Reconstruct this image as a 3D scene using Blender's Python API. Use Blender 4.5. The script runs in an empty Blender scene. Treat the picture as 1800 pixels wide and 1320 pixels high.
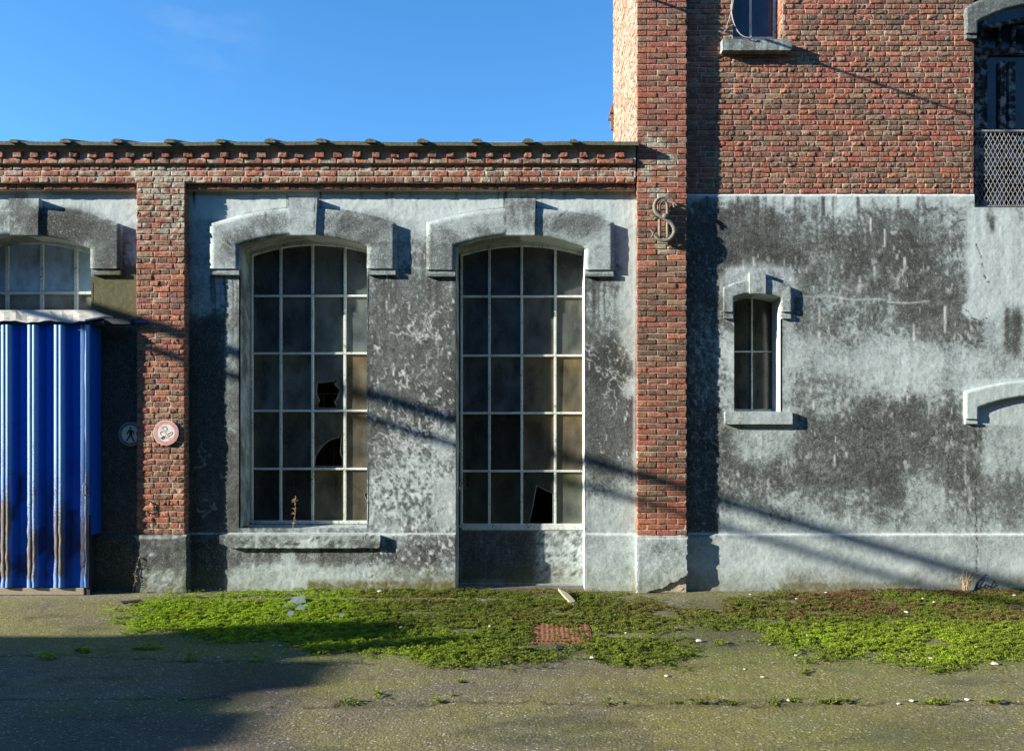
import bpy, bmesh, math, random
import numpy as np
from mathutils import Vector
from mathutils.geometry import tessellate_polygon

random.seed(7)
RNG = np.random.default_rng(11)
SC = bpy.context.scene
COL = SC.collection

# ------------------------------------------------------------------ camera
D, F, CX, CY, EYE = 10.0, 1400.0, 950.0, 770.0, 1.907
cd = bpy.data.cameras.new('camera')
cam = bpy.data.objects.new('camera', cd)
COL.objects.link(cam)
cam.location = (0, -D, EYE)
cam.rotation_euler = (math.radians(90), 0, 0)
cd.sensor_width = 36.0
cd.sensor_fit = 'HORIZONTAL'
cd.lens = 36.0 * F / 1800.0
cd.shift_x = (900 - CX) / 1800.0
cd.shift_y = (CY - 660) / 1800.0
cd.clip_end = 2000
SC.camera = cam

# ------------------------------------------------------------------ light
SUN_DIR = Vector((1.0, 0.304, -0.35)).normalized()
elev = math.asin(-SUN_DIR.z)
azim = math.atan2(-SUN_DIR.x, -SUN_DIR.y)
w = bpy.data.worlds.new('World')
SC.world = w
w.use_nodes = True
nt = w.node_tree
bg = nt.nodes['Background']
sky = nt.nodes.new('ShaderNodeTexSky')
sky.sky_type = 'NISHITA'
sky.sun_disc = False
sky.sun_elevation = elev
sky.sun_rotation = azim
sky.air_density = 1.0
sky.dust_density = 0.0
sky.ozone_density = 4.5
hs = nt.nodes.new('ShaderNodeHueSaturation')
hs.inputs['Saturation'].default_value = 1.16
nt.links.new(sky.outputs[0], hs.inputs['Color'])
# one faint wisp of high cloud
tc = nt.nodes.new('ShaderNodeTexCoord')
dp_ = nt.nodes.new('ShaderNodeVectorMath'); dp_.operation = 'DOT_PRODUCT'
dp_.inputs[1].default_value = Vector(((352 - CX) / F, 1.0, (CY - 35) / F)).normalized()
nt.links.new(tc.outputs['Generated'], dp_.inputs[0])
mr = nt.nodes.new('ShaderNodeMapRange'); mr.inputs[1].default_value = 0.997; mr.inputs[2].default_value = 1.0
nt.links.new(dp_.outputs['Value'], mr.inputs[0])
mp = nt.nodes.new('ShaderNodeMapping'); mp.inputs['Scale'].default_value = (9, 9, 22); mp.inputs['Rotation'].default_value = (0, 0.5, 0)
nt.links.new(tc.outputs['Generated'], mp.inputs[0])
cn = nt.nodes.new('ShaderNodeTexNoise'); cn.inputs['Scale'].default_value = 1.6; cn.inputs['Detail'].default_value = 7; cn.inputs['Roughness'].default_value = 0.62
nt.links.new(mp.outputs[0], cn.inputs['Vector'])
mr2 = nt.nodes.new('ShaderNodeMapRange'); mr2.inputs[1].default_value = 0.45; mr2.inputs[2].default_value = 0.8; mr2.inputs[4].default_value = 0.09
nt.links.new(cn.outputs[0], mr2.inputs[0])
mm = nt.nodes.new('ShaderNodeMath'); mm.operation = 'MULTIPLY'
nt.links.new(mr.outputs[0], mm.inputs[0]); nt.links.new(mr2.outputs[0], mm.inputs[1])
mc = nt.nodes.new('ShaderNodeMix'); mc.data_type = 'RGBA'
nt.links.new(mm.outputs[0], mc.inputs[0]); nt.links.new(hs.outputs[0], mc.inputs[6]); mc.inputs[7].default_value = (3.4, 3.6, 3.8, 1)
nt.links.new(mc.outputs[2], bg.inputs[0])
bg.inputs[1].default_value = 0.108
sd = bpy.data.lights.new('sun', 'SUN')
sd.energy = 5.0
sd.angle = math.radians(0.5)
sd.color = (1.0, 0.93, 0.82)
sun = bpy.data.objects.new('sun', sd)
COL.objects.link(sun)
sun.rotation_euler = SUN_DIR.to_track_quat('-Z', 'Y').to_euler()
SC.view_settings.view_transform = 'Standard'
SC.view_settings.look = 'None'
SC.view_settings.gamma = 1
SC.view_settings.exposure = 1.52
SC.cycles.use_denoising = True
SC.cycles.max_bounces = 6
SC.cycles.transparent_max_bounces = 8

# ------------------------------------------------------------------ numbers
def P(px, py, Y=0.0):
    s = (D + Y) / F
    return Vector(((px - CX) * s, Y, EYE + (CY - py) * s))
def wx(px, Y=0.0): return (px - CX) * (D + Y) / F
def wz(py, Y=0.0): return EYE + (CY - py) * (D + Y) / F
def G(px, py, z=0.0):
    d = F * (EYE - z) / (py - CY)
    return Vector(((px - CX) * d / F, d - D, z))

def _h(ix, iy, seed):
    n = (ix * 374761393 + iy * 668265263 + seed * 974711) & 0xffffffff
    n = ((n ^ (n >> 13)) * 1274126177) & 0xffffffff
    return ((n ^ (n >> 16)) & 0xffff) / 65535.0
def vnoise(x, y, seed=0):
    x = np.asarray(x, float); y = np.asarray(y, float)
    ix = np.floor(x).astype(np.int64); iy = np.floor(y).astype(np.int64)
    fx = x - ix; fy = y - iy
    fx = fx * fx * (3 - 2 * fx); fy = fy * fy * (3 - 2 * fy)
    a = _h(ix, iy, seed); b = _h(ix + 1, iy, seed)
    c = _h(ix, iy + 1, seed); d = _h(ix + 1, iy + 1, seed)
    return (a * (1 - fx) + b * fx) * (1 - fy) + (c * (1 - fx) + d * fx) * fy
def fbm(x, y, seed=0, o=4, g=0.5):
    t = 0; a = 1; s = 0
    for i in range(o):
        t = t + a * vnoise(np.asarray(x) * 2.03 ** i + 17.3 * i, np.asarray(y) * 2.03 ** i - 9.1 * i, seed + i)
        s += a; a *= g
    return t / s
def sst(a, b, x):
    t = np.clip((x - a) / (b - a), 0, 1)
    return t * t * (3 - 2 * t)
def inpoly(px, py, poly):
    r = np.zeros(np.shape(px), bool)
    n = len(poly)
    for i in range(n):
        x0, y0 = poly[i]; x1, y1 = poly[(i + 1) % n]
        if y0 == y1: continue
        c = (py > min(y0, y1)) & (py <= max(y0, y1))
        xi = x0 + (py - y0) * (x1 - x0) / (y1 - y0)
        r ^= c & (px < xi)
    return r

# ------------------------------------------------------------------ objects
def tag(o, label=None, cat=None, group=None, kind=None):
    if label: o['label'] = label
    if cat: o['category'] = cat
    if group: o['group'] = group
    if kind: o['kind'] = kind
    return o
def offset(p):
    v = Vector((0, 0, 0))
    while p is not None:
        v += p.location; p = p.parent
    return v
def empty(name, loc=(0, 0, 0), parent=None):
    o = bpy.data.objects.new(name, None)
    o.empty_display_size = 0.2
    COL.objects.link(o)
    o.parent = parent
    o.location = Vector(loc) - offset(parent)
    return o
def finish(name, me, mat, parent, cols, smooth, bevel):
    if cols is not None:
        a = me.color_attributes.new('col', 'FLOAT_COLOR', 'POINT')
        c = np.asarray(cols, np.float32)
        if c.shape[1] == 3: c = np.concatenate([c, np.ones((len(c), 1), np.float32)], 1)
        a.data.foreach_set('color', c.ravel())
    o = bpy.data.objects.new(name, me)
    COL.objects.link(o)
    o.parent = parent
    if mat: me.materials.append(mat)
    if smooth: me.polygons.foreach_set('use_smooth', np.ones(len(me.polygons), bool))
    if bevel:
        b = o.modifiers.new('bevel', 'BEVEL')
        b.width = bevel; b.segments = 2; b.limit_method = 'ANGLE'; b.angle_limit = 0.6
    me.update()
    return o
def npmesh(name, V, Q, mat, parent=None, cols=None, smooth=False):
    """V (n,3) world, Q (m,k) faces of equal size"""
    V = np.asarray(V, float) - np.array(offset(parent))
    Q = np.asarray(Q, np.int32)
    me = bpy.data.meshes.new(name)
    k = Q.shape[1]
    me.vertices.add(len(V)); me.vertices.foreach_set('co', V.astype(np.float32).ravel())
    me.loops.add(Q.size); me.loops.foreach_set('vertex_index', Q.ravel())
    me.polygons.add(len(Q))
    me.polygons.foreach_set('loop_start', np.arange(0, Q.size, k, dtype=np.int32))
    me.update(calc_edges=True)
    me.validate()
    return finish(name, me, mat, parent, cols, smooth, 0)

class MB:
    def __init__(s): s.v = []; s.f = []
    def add(s, vs, fs):
        n = len(s.v)
        s.v += [tuple(v) for v in vs]
        s.f += [tuple(i + n for i in f) for f in fs]
        return s
    def box(s, x0, x1, y0, y1, z0, z1):
        return s.add([(x0, y0, z0), (x1, y0, z0), (x1, y1, z0), (x0, y1, z0), (x0, y0, z1), (x1, y0, z1), (x1, y1, z1), (x0, y1, z1)],
                     [(0, 1, 5, 4), (1, 2, 6, 5), (2, 3, 7, 6), (3, 0, 4, 7), (4, 5, 6, 7), (3, 2, 1, 0)])
    def pbox(s, px0, px1, py0, py1, yf, yb):
        """box whose front face shows at these pixels when it stands at depth yf"""
        return s.box(wx(px0, yf), wx(px1, yf), yf, yb, wz(py1, yf), wz(py0, yf))
    def prism(s, pts, yf, yb):
        """pts [(x,z)] counter-clockwise seen from the front (-Y)"""
        n = len(pts)
        vs = [(x, yf, z) for x, z in pts] + [(x, yb, z) for x, z in pts]
        tr = tessellate_polygon([[Vector((x, z, 0)) for x, z in pts]])
        fs = []
        for t in tr:
            a, b, c = t
            ar = (pts[b][0] - pts[a][0]) * (pts[c][1] - pts[a][1]) - (pts[b][1] - pts[a][1]) * (pts[c][0] - pts[a][0])
            if ar < 0: a, b, c = a, c, b
            fs.append((a, b, c)); fs.append((a + n, c + n, b + n))
        A = sum(pts[i][0] * pts[(i + 1) % n][1] - pts[(i + 1) % n][0] * pts[i][1] for i in range(n))
        for i in range(n):
            j = (i + 1) % n
            fs.append((i, i + n, j + n, j) if A > 0 else (i, j, j + n, i + n))
        return s.add(vs, fs)
    def pprism(s, pts, yf, yb):
        return s.prism([(wx(x, yf), wz(y, yf)) for x, y in pts], yf, yb)
    def tube(s, pts, r, n=6, flat=1.0, up=Vector((0, 1, 0))):
        pts = [Vector(p) for p in pts]
        rs = r if isinstance(r, (list, tuple)) else [r] * len(pts)
        vs = []; fs = []
        for i, p in enumerate(pts):
            t = (pts[min(i + 1, len(pts) - 1)] - pts[max(i - 1, 0)]).normalized()
            a = t.cross(up)
            if a.length < 1e-4: a = t.cross(Vector((1, 0, 0.1)))
            a.normalize(); b = a.cross(t).normalized()
            for k in range(n):
                an = 2 * math.pi * k / n
                vs.append(p + a * math.cos(an) * rs[i] + b * math.sin(an) * rs[i] * flat)
        for i in range(len(pts) - 1):
            for k in range(n):
                q = (k + 1) % n
                fs.append((i * n + k, i * n + q, (i + 1) * n + q, (i + 1) * n + k))
        fs.append(tuple(range(n - 1, -1, -1)))
        fs.append(tuple((len(pts) - 1) * n + k for k in range(n)))
        return s.add(vs, fs)
    def build(s, name, mat, parent=None, bevel=0, smooth=False, cols=None, paintpx=False):
        off = offset(parent)
        me = bpy.data.meshes.new(name)
        me.from_pydata([(v[0] - off.x, v[1] - off.y, v[2] - off.z) for v in s.v], [], s.f)
        if paintpx: cols = paint_cols(np.array(s.v, float))
        return finish(name, me, mat, parent, cols, smooth, bevel)

# ------------------------------------------------------------------ materials
class Nodes:
    def __init__(s, name):
        s.m = bpy.data.materials.new(name)
        s.m.use_nodes = True
        s.t = s.m.node_tree
        s.b = s.t.nodes['Principled BSDF']
        s.out = s.t.nodes['Material Output']
        s.b.inputs['Roughness'].default_value = 0.85
        s.b.inputs['Specular IOR Level'].default_value = 0.25
        s.co = s.n('ShaderNodeTexCoord').outputs['Object']
    def n(s, typ, props=None, **ins):
        d = s.t.nodes.new(typ)
        for k, v in (props or {}).items(): setattr(d, k, v)
        for k, v in ins.items():
            key = int(k[1:]) if k[0] == '_' and k[1:].isdigit() else k.replace('_', ' ')
            s.set(d.inputs[key], v)
        return d
    def set(s, inp, v):
        if isinstance(v, bpy.types.NodeSocket): s.t.links.new(v, inp)
        elif isinstance(v, (tuple, list)) and inp.type == 'RGBA' and len(v) == 3: inp.default_value = (*v, 1)
        else: inp.default_value = v
    def noise(s, scale, detail=4, rough=0.55, stretch=None, dist=0.0):
        v = s.co
        if stretch: v = s.n('ShaderNodeMapping', _0=v, Scale=stretch).outputs[0]
        return s.n('ShaderNodeTexNoise', Vector=v, Scale=scale, Detail=detail, Roughness=rough, Distortion=dist).outputs[0]
    def math(s, op, a, b=0.0, c=None, clamp=False):
        d = s.n('ShaderNodeMath', {'operation': op, 'use_clamp': clamp}, _0=a, _1=b)
        if c is not None: s.set(d.inputs[2], c)
        return d.outputs[0]
    def mix(s, f, a, b, blend='MIX'):
        d = s.t.nodes.new('ShaderNodeMix')
        d.data_type = 'RGBA'; d.blend_type = blend
        s.set(d.inputs[0], f); s.set(d.inputs[6], a); s.set(d.inputs[7], b)
        return d.outputs[2]
    def ramp(s, f, stops):
        d = s.n('ShaderNodeValToRGB', _0=f)
        e = d.color_ramp.elements
        while len(e) < len(stops): e.new(0.5)
        for k, (p, c) in enumerate(stops):
            e[k].position = p
            e[k].color = (*c, 1) if not isinstance(c, (int, float)) else (c, c, c, 1)
        return d.outputs[0]
    def attr(s):
        a = s.n('ShaderNodeAttribute', {'attribute_name': 'col'})
        sp = s.n('ShaderNodeSeparateColor', _0=a.outputs['Color'])
        return a.outputs['Color'], sp.outputs[0], sp.outputs[1], sp.outputs[2], a.outputs['Alpha']
    def bump(s, h, dist, strength=1.0, prev=None):
        d = s.n('ShaderNodeBump', Height=h, Distance=dist, Strength=strength)
        if prev is not None: s.set(d.inputs['Normal'], prev)
        return d.outputs[0]
    def done(s, color=None, normal=None, rough=None):
        if color is not None: s.set(s.b.inputs['Base Color'], color)
        if normal is not None: s.set(s.b.inputs['Normal'], normal)
        if rough is not None: s.set(s.b.inputs['Roughness'], rough)
        return s.m

def mat_plaster():
    k = Nodes('weathered_render')
    _, R, Gc, B, A = k.attr()
    n1 = k.noise(52, 4, 0.65); n2 = k.noise(15, 7, 0.72); n3 = k.noise(1.0, 4, 0.6, (60, 60, 6))
    n4 = k.noise(62, 2, 0.5)
    g = k.math('MULTIPLY_ADD', n1, 0.95, -0.875)
    g = k.math('MULTIPLY_ADD', n2, 0.80, g)
    amp = k.math('MULTIPLY_ADD', R, 1.9, 0.16, clamp=True)
    d = k.math('MULTIPLY_ADD', g, amp, R)
    d = k.math('ADD', d, 0.0, clamp=True)
    c = k.ramp(d, [(0, (0.45, 0.515, 0.50)), (0.22, (0.305, 0.355, 0.345)), (0.5, (0.135, 0.156, 0.148)), (0.75, (0.074, 0.081, 0.075)), (1, (0.036, 0.037, 0.032))])
    c = k.mix(k.math('MULTIPLY', Gc, k.math('MULTIPLY_ADD', n1, 1.2, 0.3), clamp=True), c, (0.60, 0.64, 0.63))
    sp = k.ramp(n4, [(0.615, 0.0), (0.675, 1.0)])
    c = k.mix(k.math('MULTIPLY', sp, k.math('MULTIPLY', amp, 0.34)), c, (0.46, 0.48, 0.46))
    sp2 = k.ramp(n4, [(0.28, 1.0), (0.34, 0.0)])
    c = k.mix(k.math('MULTIPLY', sp2, k.math('MULTIPLY', amp, 0.35)), c, (0.06, 0.06, 0.055))
    c = k.mix(k.math('MULTIPLY', B, k.math('MULTIPLY_ADD', n2, 1.1, 0.25), clamp=True), c, (0.115, 0.11, 0.035))
    nb = k.bump(n2, 0.006, 0.6)
    nb = k.bump(n1, 0.0022, 0.9, nb)
    return k.done(c, nb, 0.92)
def mat_brick():
    k = Nodes('worn_brick')
    C, R, Gc, B, A = k.attr()
    n1 = k.noise(58, 4, 0.65); n2 = k.noise(20, 5, 0.65); n3 = k.noise(100, 2, 0.5)
    f = k.math('MULTIPLY_ADD', n1, 2.9, -0.52)
    c = k.mix(1.0, C, k.n('ShaderNodeCombineColor', _0=f, _1=f, _2=f).outputs[0], 'MULTIPLY')
    soot = k.ramp(n2, [(0.47, 0.0), (0.66, 0.72)])
    c = k.mix(soot, c, (0.052, 0.042, 0.032))
    hi = k.ramp(n3, [(0.52, 0.0), (0.66, 0.75)])
    c = k.mix(hi, c, (0.36, 0.24, 0.16))
    nb = k.bump(n2, 0.008, 0.7)
    nb = k.bump(n1, 0.006, 1.0, nb)
    return k.done(c, nb, 0.9)
def mat_mortar():
    k = Nodes('lime_mortar')
    n1 = k.noise(60, 5, 0.7); n2 = k.noise(5, 4, 0.6)
    c = k.ramp(n1, [(0.3, (0.22, 0.19, 0.14)), (0.5, (0.46, 0.40, 0.30)), (0.7, (0.58, 0.52, 0.41))])
    c = k.mix(k.ramp(n2, [(0.55, 0.0), (0.75, 0.6)]), c, (0.09, 0.075, 0.055))
    return k.done(c, k.bump(n1, 0.006, 1.0), 0.95)
def mat_simple(name, stops, scale, detail=5, rough=0.85, bump=0.003, stretch=None, spec=0.25):
    k = Nodes(name)
    n1 = k.noise(scale, detail, 0.65, stretch)
    k.b.inputs['Specular IOR Level'].default_value = spec
    return k.done(k.ramp(n1, stops), k.bump(n1, bump, 0.8) if bump else None, rough)
def mat_attr(name, vary=0.5, scale=80, rough=0.85, bump=0.002, spec=0.25):
    k = Nodes(name)
    C, *_ = k.attr()
    n1 = k.noise(scale, 4, 0.6)
    f = k.math('MULTIPLY_ADD', n1, vary * 2, 1 - vary)
    k.b.inputs['Specular IOR Level'].default_value = spec
    c = k.mix(1.0, C, k.n('ShaderNodeCombineColor', _0=f, _1=f, _2=f).outputs[0], 'MULTIPLY')
    return k.done(c, k.bump(n1, bump, 0.8) if bump else None, rough)
def mat_glass():
    k = Nodes('dirty_glass')
    C, R, Gc, B, A = k.attr()
    n1 = k.noise(4.5, 7, 0.66, (1, 1, 0.6)); n2 = k.noise(70, 3, 0.6); n3 = k.noise(160, 2, 0.5)
    f = k.math('MULTIPLY_ADD', n1, 1.2, 0.15)
    c = k.mix(1.0, C, k.n('ShaderNodeCombineColor', _0=f, _1=f, _2=f).outputs[0], 'MULTIPLY')
    sp = k.math('GREATER_THAN', n3, 0.70)
    c = k.mix(k.math('MULTIPLY', sp, 0.35), c, (0.3, 0.31, 0.29))
    k.done(c, k.bump(n2, 0.0014, 0.4), 0.13)
    k.b.inputs['Specular IOR Level'].default_value = 0.5
    tr = k.n('ShaderNodeBsdfTransparent', _0=(0.75, 0.8, 0.78))
    fac = k.math('MULTIPLY', A, k.math('MULTIPLY_ADD', n1, 0.8, 0.6), clamp=True)
    mx = k.n('ShaderNodeMixShader', _0=fac)
    k.t.links.new(tr.outputs[0], mx.inputs[1]); k.t.links.new(k.b.outputs[0], mx.inputs[2])
    k.t.links.new(mx.outputs[0], k.out.inputs[0])
    return k.m
def mat_paint():
    k = Nodes('peeling_white_paint')
    n1 = k.noise(45, 6, 0.7); n2 = k.noise(7, 3, 0.6)
    s = k.math('MULTIPLY_ADD', n2, 0.5, n1)
    c = k.ramp(s, [(0.55, (0.05, 0.042, 0.035)), (0.60, (0.24, 0.23, 0.19)), (0.70, (0.46, 0.52, 0.48)), (1, (0.6, 0.6, 0.57))])
    return k.done(c, k.bump(n1, 0.003, 0.8), 0.7)
def mat_asphalt():
    k = Nodes('old_asphalt')
    _, R, Gc, B, A = k.attr()
    A = k.math('SUBTRACT', 1.0, A)
    n1 = k.noise(62, 4, 0.7); n2 = k.noise(7, 7, 0.7); n3 = k.noise(28, 4, 0.65)
    vo = k.n('ShaderNodeTexVoronoi', Vector=k.co, Scale=48.0)
    vd = vo.outputs['Distance']
    vcol = k.n('ShaderNodeSeparateColor', _0=vo.outputs['Color']).outputs[0]
    base = k.ramp(n1, [(0.28, (0.038, 0.034, 0.026)), (0.5, (0.125, 0.108, 0.074)), (0.75, (0.27, 0.235, 0.165))])
    alg = k.math('MULTIPLY', R, k.math('MULTIPLY_ADD', n2, 1.5, 0.1), clamp=True)
    algc = k.ramp(n1, [(0.28, (0.06, 0.055, 0.013)), (0.5, (0.185, 0.163, 0.046)), (0.75, (0.33, 0.295, 0.11))])
    c = k.mix(alg, base, algc)
    tan = k.ramp(n1, [(0.3, (0.10, 0.085, 0.06)), (0.6, (0.27, 0.23, 0.165)), (0.75, (0.36, 0.32, 0.24))])
    c = k.mix(k.math('MULTIPLY', B, k.math('MULTIPLY_ADD', n3, 1.4, 0.2), clamp=True), c, tan)
    grn = k.ramp(n1, [(0.3, (0.03, 0.04, 0.008)), (0.5, (0.095, 0.125, 0.02)), (0.7, (0.19, 0.24, 0.045))])
    c = k.mix(k.math('MULTIPLY', A, k.math('MULTIPLY_ADD', n3, 2.2, -0.3), clamp=True), c, grn)
    st = k.math('MULTIPLY', k.math('GREATER_THAN', vcol, 0.9), k.math('LESS_THAN', vd, 0.42))
    c = k.mix(k.math('MULTIPLY', st, 0.75), c, (0.40, 0.38, 0.33))
    c = k.mix(k.math('MULTIPLY', Gc, 0.88, clamp=True), c, (0.016, 0.016, 0.014))
    nb = k.bump(n3, 0.010, 0.6)
    nb = k.bump(n1, 0.016, 0.9, nb)
    nb = k.bump(k.math('SUBTRACT', 1.0, vd), 0.003, 0.7, nb)
    return k.done(c, nb, 0.9)
def mat_blue():
    k = Nodes('blue_painted_sheet')
    _, R, Gc, B, A = k.attr()
    n1 = k.noise(1.0, 5, 0.65, (90, 90, 9)); n2 = k.noise(60, 4, 0.65)
    c = k.ramp(n1, [(0.3, (0.0008, 0.065, 0.36)), (0.6, (0.001, 0.09, 0.50)), (0.8, (0.004, 0.13, 0.60))])
    c = k.mix(k.math('MULTIPLY', R, k.math('MULTIPLY_ADD', n1, 0.7, 0.55), clamp=True), c, (0.27, 0.45, 0.68))  # pale blue rib tops: chalky paint plus sun glare painted in
    rm = k.ramp(k.math('MULTIPLY_ADD', n2, 1.5, k.math('MULTIPLY_ADD', Gc, 0.9, -0.66)), [(0.42, 0.0), (0.52, 1.0)])
    c = k.mix(k.math('MULTIPLY', rm, k.math('GREATER_THAN', Gc, 0.03)), c, k.ramp(n1, [(0.35, (0.07, 0.05, 0.042)), (0.65, (0.19, 0.17, 0.16))]))
    c = k.mix(k.math('MULTIPLY', B, k.math('MULTIPLY_ADD', n1, 1.6, -0.05), clamp=True), c, (0.012, 0.012, 0.022))
    k.b.inputs['Specular IOR Level'].default_value = 0.2
    return k.done(c, k.bump(n1, 0.0012, 0.4), 0.55)
def mat_moss():
    k = Nodes('moss')
    C, *_ = k.attr()
    k.b.inputs['Specular IOR Level'].default_value = 0.1
    k.b.inputs['Roughness'].default_value = 0.9
    k.set(k.b.inputs['Base Color'], C)
    tl = k.n('ShaderNodeBsdfTranslucent', _0=C)
    mx = k.n('ShaderNodeMixShader', _0=0.3)
    k.t.links.new(k.b.outputs[0], mx.inputs[1]); k.t.links.new(tl.outputs[0], mx.inputs[2])
    k.t.links.new(mx.outputs[0], k.out.inputs[0])
    return k.m

M = {}
M['plaster'] = mat_plaster()
M['brick'] = mat_brick()
M['mortar'] = mat_mortar()
M['glass'] = mat_glass()
M['paint'] = mat_paint()
M['asphalt'] = mat_asphalt()
M['blue'] = mat_blue()
M['moss'] = mat_moss()
M['attr'] = mat_attr('tinted_surface')
M['inside'] = mat_simple('sooty_interior', [(0.3, (0.05, 0.047, 0.042)), (0.7, (0.14, 0.13, 0.115))], 3, bump=0)
M['roof'] = mat_simple('lichened_roof_sheet', [(0.3, (0.035, 0.034, 0.027)), (0.5, (0.10, 0.098, 0.065)), (0.72, (0.2, 0.19, 0.13))], 45)
M['iron'] = mat_simple('weathered_cast_iron', [(0.3, (0.07, 0.064, 0.05)), (0.52, (0.17, 0.158, 0.125)), (0.72, (0.30, 0.28, 0.225))], 70, rough=0.75)
M['rust'] = mat_simple('rusty_iron', [(0.3, (0.06, 0.025, 0.014)), (0.55, (0.24, 0.105, 0.05)), (0.75, (0.36, 0.2, 0.1))], 60)
M['dark'] = mat_simple('dark_metal', [(0.3, (0.012, 0.013, 0.016)), (0.7, (0.045, 0.045, 0.05))], 40, rough=0.6)
M['hood'] = mat_simple('weathered_zinc_sheet', [(0.3, (0.24, 0.235, 0.2)), (0.6, (0.45, 0.445, 0.4)), (0.8, (0.56, 0.56, 0.52))], 9, rough=0.55)
M['wood'] = mat_simple('weathered_wood', [(0.3, (0.15, 0.13, 0.09)), (0.7, (0.42, 0.37, 0.27))], 60, stretch=(1, 6, 6))
M['straw'] = mat_simple('dry_straw', [(0.3, (0.22, 0.14, 0.07)), (0.7, (0.45, 0.31, 0.17))], 60)
M['stone'] = mat_simple('pale_stone', [(0.3, (0.33, 0.3, 0.27)), (0.7, (0.62, 0.58, 0.53))], 60)
M['shard'] = mat_simple('dusty_glass_shard', [(0.3, (0.10, 0.14, 0.12)), (0.7, (0.22, 0.28, 0.25))], 25, rough=0.2, bump=0, spec=0.6)
M['cable'] = mat_simple('black_rubber', [(0.3, (0.02, 0.02, 0.02)), (0.7, (0.04, 0.04, 0.04))], 30)
M['dark_paint'] = mat_simple('dark_peeling_paint', [(0.4, (0.018, 0.014, 0.011)), (0.5, (0.06, 0.05, 0.042)), (0.58, (0.26, 0.25, 0.24)), (0.7, (0.34, 0.33, 0.32))], 11)  # darker copy of the peeling white paint
M['shade_brick'] = mat_simple('shade_dark_brick', [(0.3, (0.05, 0.03, 0.024)), (0.6, (0.11, 0.06, 0.045)), (0.8, (0.16, 0.10, 0.07))], 2.0, bump=0)  # dark brick for hall and window reveal, shade put into its colour

# ------------------------------------------------------------------ grime and painted shade maps in facade space (1 unit = 1/140 m)
RX0, RY0, RW, RH = -120, 300, 2120, 770
U, V = np.meshgrid(np.arange(RW) + RX0 + 0.5, np.arange(RH) + RY0 + 0.5)
def blob(cx, cy, rx, ry, soft=0.5, warp=0.35, seed=3):
    nx = (fbm(U / 55, V / 55, seed, 3) - 0.5) * warp * 4
    r = np.sqrt(((U - cx) / rx) ** 2 + ((V - cy) / ry) ** 2) + nx * 0.5
    return 1 - sst(1 - soft, 1 + soft, r)
def brect(x0, x1, y0, y1, soft=10):
    return sst(x0 - soft, x0 + soft, U) * (1 - sst(x1 - soft, x1 + soft, U)) * sst(y0 - soft, y0 + soft, V) * (1 - sst(y1 - soft, y1 + soft, V))
nA = fbm(U / 130, V / 110, 1, 5, 0.55)
nB = fbm(U / 34, V / 30, 5, 4, 0.6)
nS = fbm(U / 9, V / 120, 9, 3, 0.6)
nC = fbm(U / 4.5, V / 5.5, 13, 3, 0.6)
warpx = (fbm(U / 40, V / 40, 21, 3) - 0.5) * 40
warpy = (fbm(U / 40, V / 40, 24, 3) - 0.5) * 40
LEFT = U < 1160
dirt_shade = np.full(U.shape, 0.5)
# vertical gradient left building: clean under the cornice, dark in the middle
v2 = V + warpy
prof_l = np.interp(v2, [330, 385, 430, 500, 560, 700, 850, 930, 938, 965, 1000, 1037], [0.06, 0.10, 0.32, 0.55, 0.62, 0.64, 0.5, 0.42, 0.42, 0.52, 0.28, 0.26])
prof_r = np.interp(v2, [340, 352, 375, 440, 560, 610, 640, 680, 740, 860, 900, 930, 1000, 1037], [0.10, 0.22, 0.60, 0.60, 0.68, 0.50, 0.30, 0.42, 0.66, 0.62, 0.40, 0.25, 0.20, 0.28])
dirt_shade = np.where(LEFT, prof_l + 0.02, prof_r - 0.03)
dirt_shade += ((nA - 0.5) * 0.8 + (nB - 0.5) * 0.55 + (nS - 0.5) * 0.22 + (nC - 0.5) * 0.5) * np.clip(dirt_shade * 2.2, 0.25, 1.0)
def toward(mask, val, k=1.0):
    global dirt_shade
    dirt_shade = dirt_shade * (1 - mask * k) + val * mask * k
loc = (nB - 0.5) * 0.25 + (nC - 0.5) * 0.16 + (nS - 0.5) * 0.15
# left building
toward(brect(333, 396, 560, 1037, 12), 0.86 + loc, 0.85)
toward(brect(333, 396, 340, 540, 20), 0.28 + loc, 0.8)
toward(brect(150, 245, 470, 1037, 14), 0.80 + loc, 0.9)  # grime, with the door and hood shade painted over this strip
toward(brect(-120, 245, 335, 392, 12), 0.08 + loc * 0.7, 0.8)
toward(brect(396, 420, 480, 760, 5), 0.42 + loc, 0.7)
toward(brect(396, 420, 800, 940, 8), 0.72 + loc, 0.6)
toward(blob(725, 860, 75, 62, 0.35, 0.5), 0.34 + (nC - 0.5) * 1.3, 0.9)
toward(blob(785, 885, 26, 48, 0.15, 0.2), 0.24, 0.9)
toward(brect(652, 798, 480, 700, 18), 0.63 + loc, 0.65)
toward(brect(1090, 1120, 340, 700, 10), 0.10 + loc * 0.5, 0.85)
toward(blob(1072, 640, 42, 52, 0.35, 0.4), 0.95 + loc, 0.9)
toward(blob(1068, 555, 38, 40, 0.4, 0.4), 0.34 + loc, 0.6)
toward(blob(1070, 770, 40, 80, 0.4, 0.3), 0.66 + loc, 0.6)
toward(blob(1080, 905, 50, 40, 0.4, 0.3), 0.20 + loc * 0.5, 0.8)
toward(brect(1030, 1118, 942, 1000, 12), 0.20 + loc * 0.5, 0.8)
toward(brect(405, 665, 966, 992, 8), 0.70 + loc, 0.6)
toward(blob(508, 975, 12, 20, 0.3, 0.2), 0.2, 0.8)
toward(blob(735, 975, 62, 20, 0.4, 0.5), 0.8 + (nC - 0.5) * 0.9, 0.6)
toward(brect(240, 330, 940, 1000, 8), 0.74 + loc, 0.8)
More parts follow.
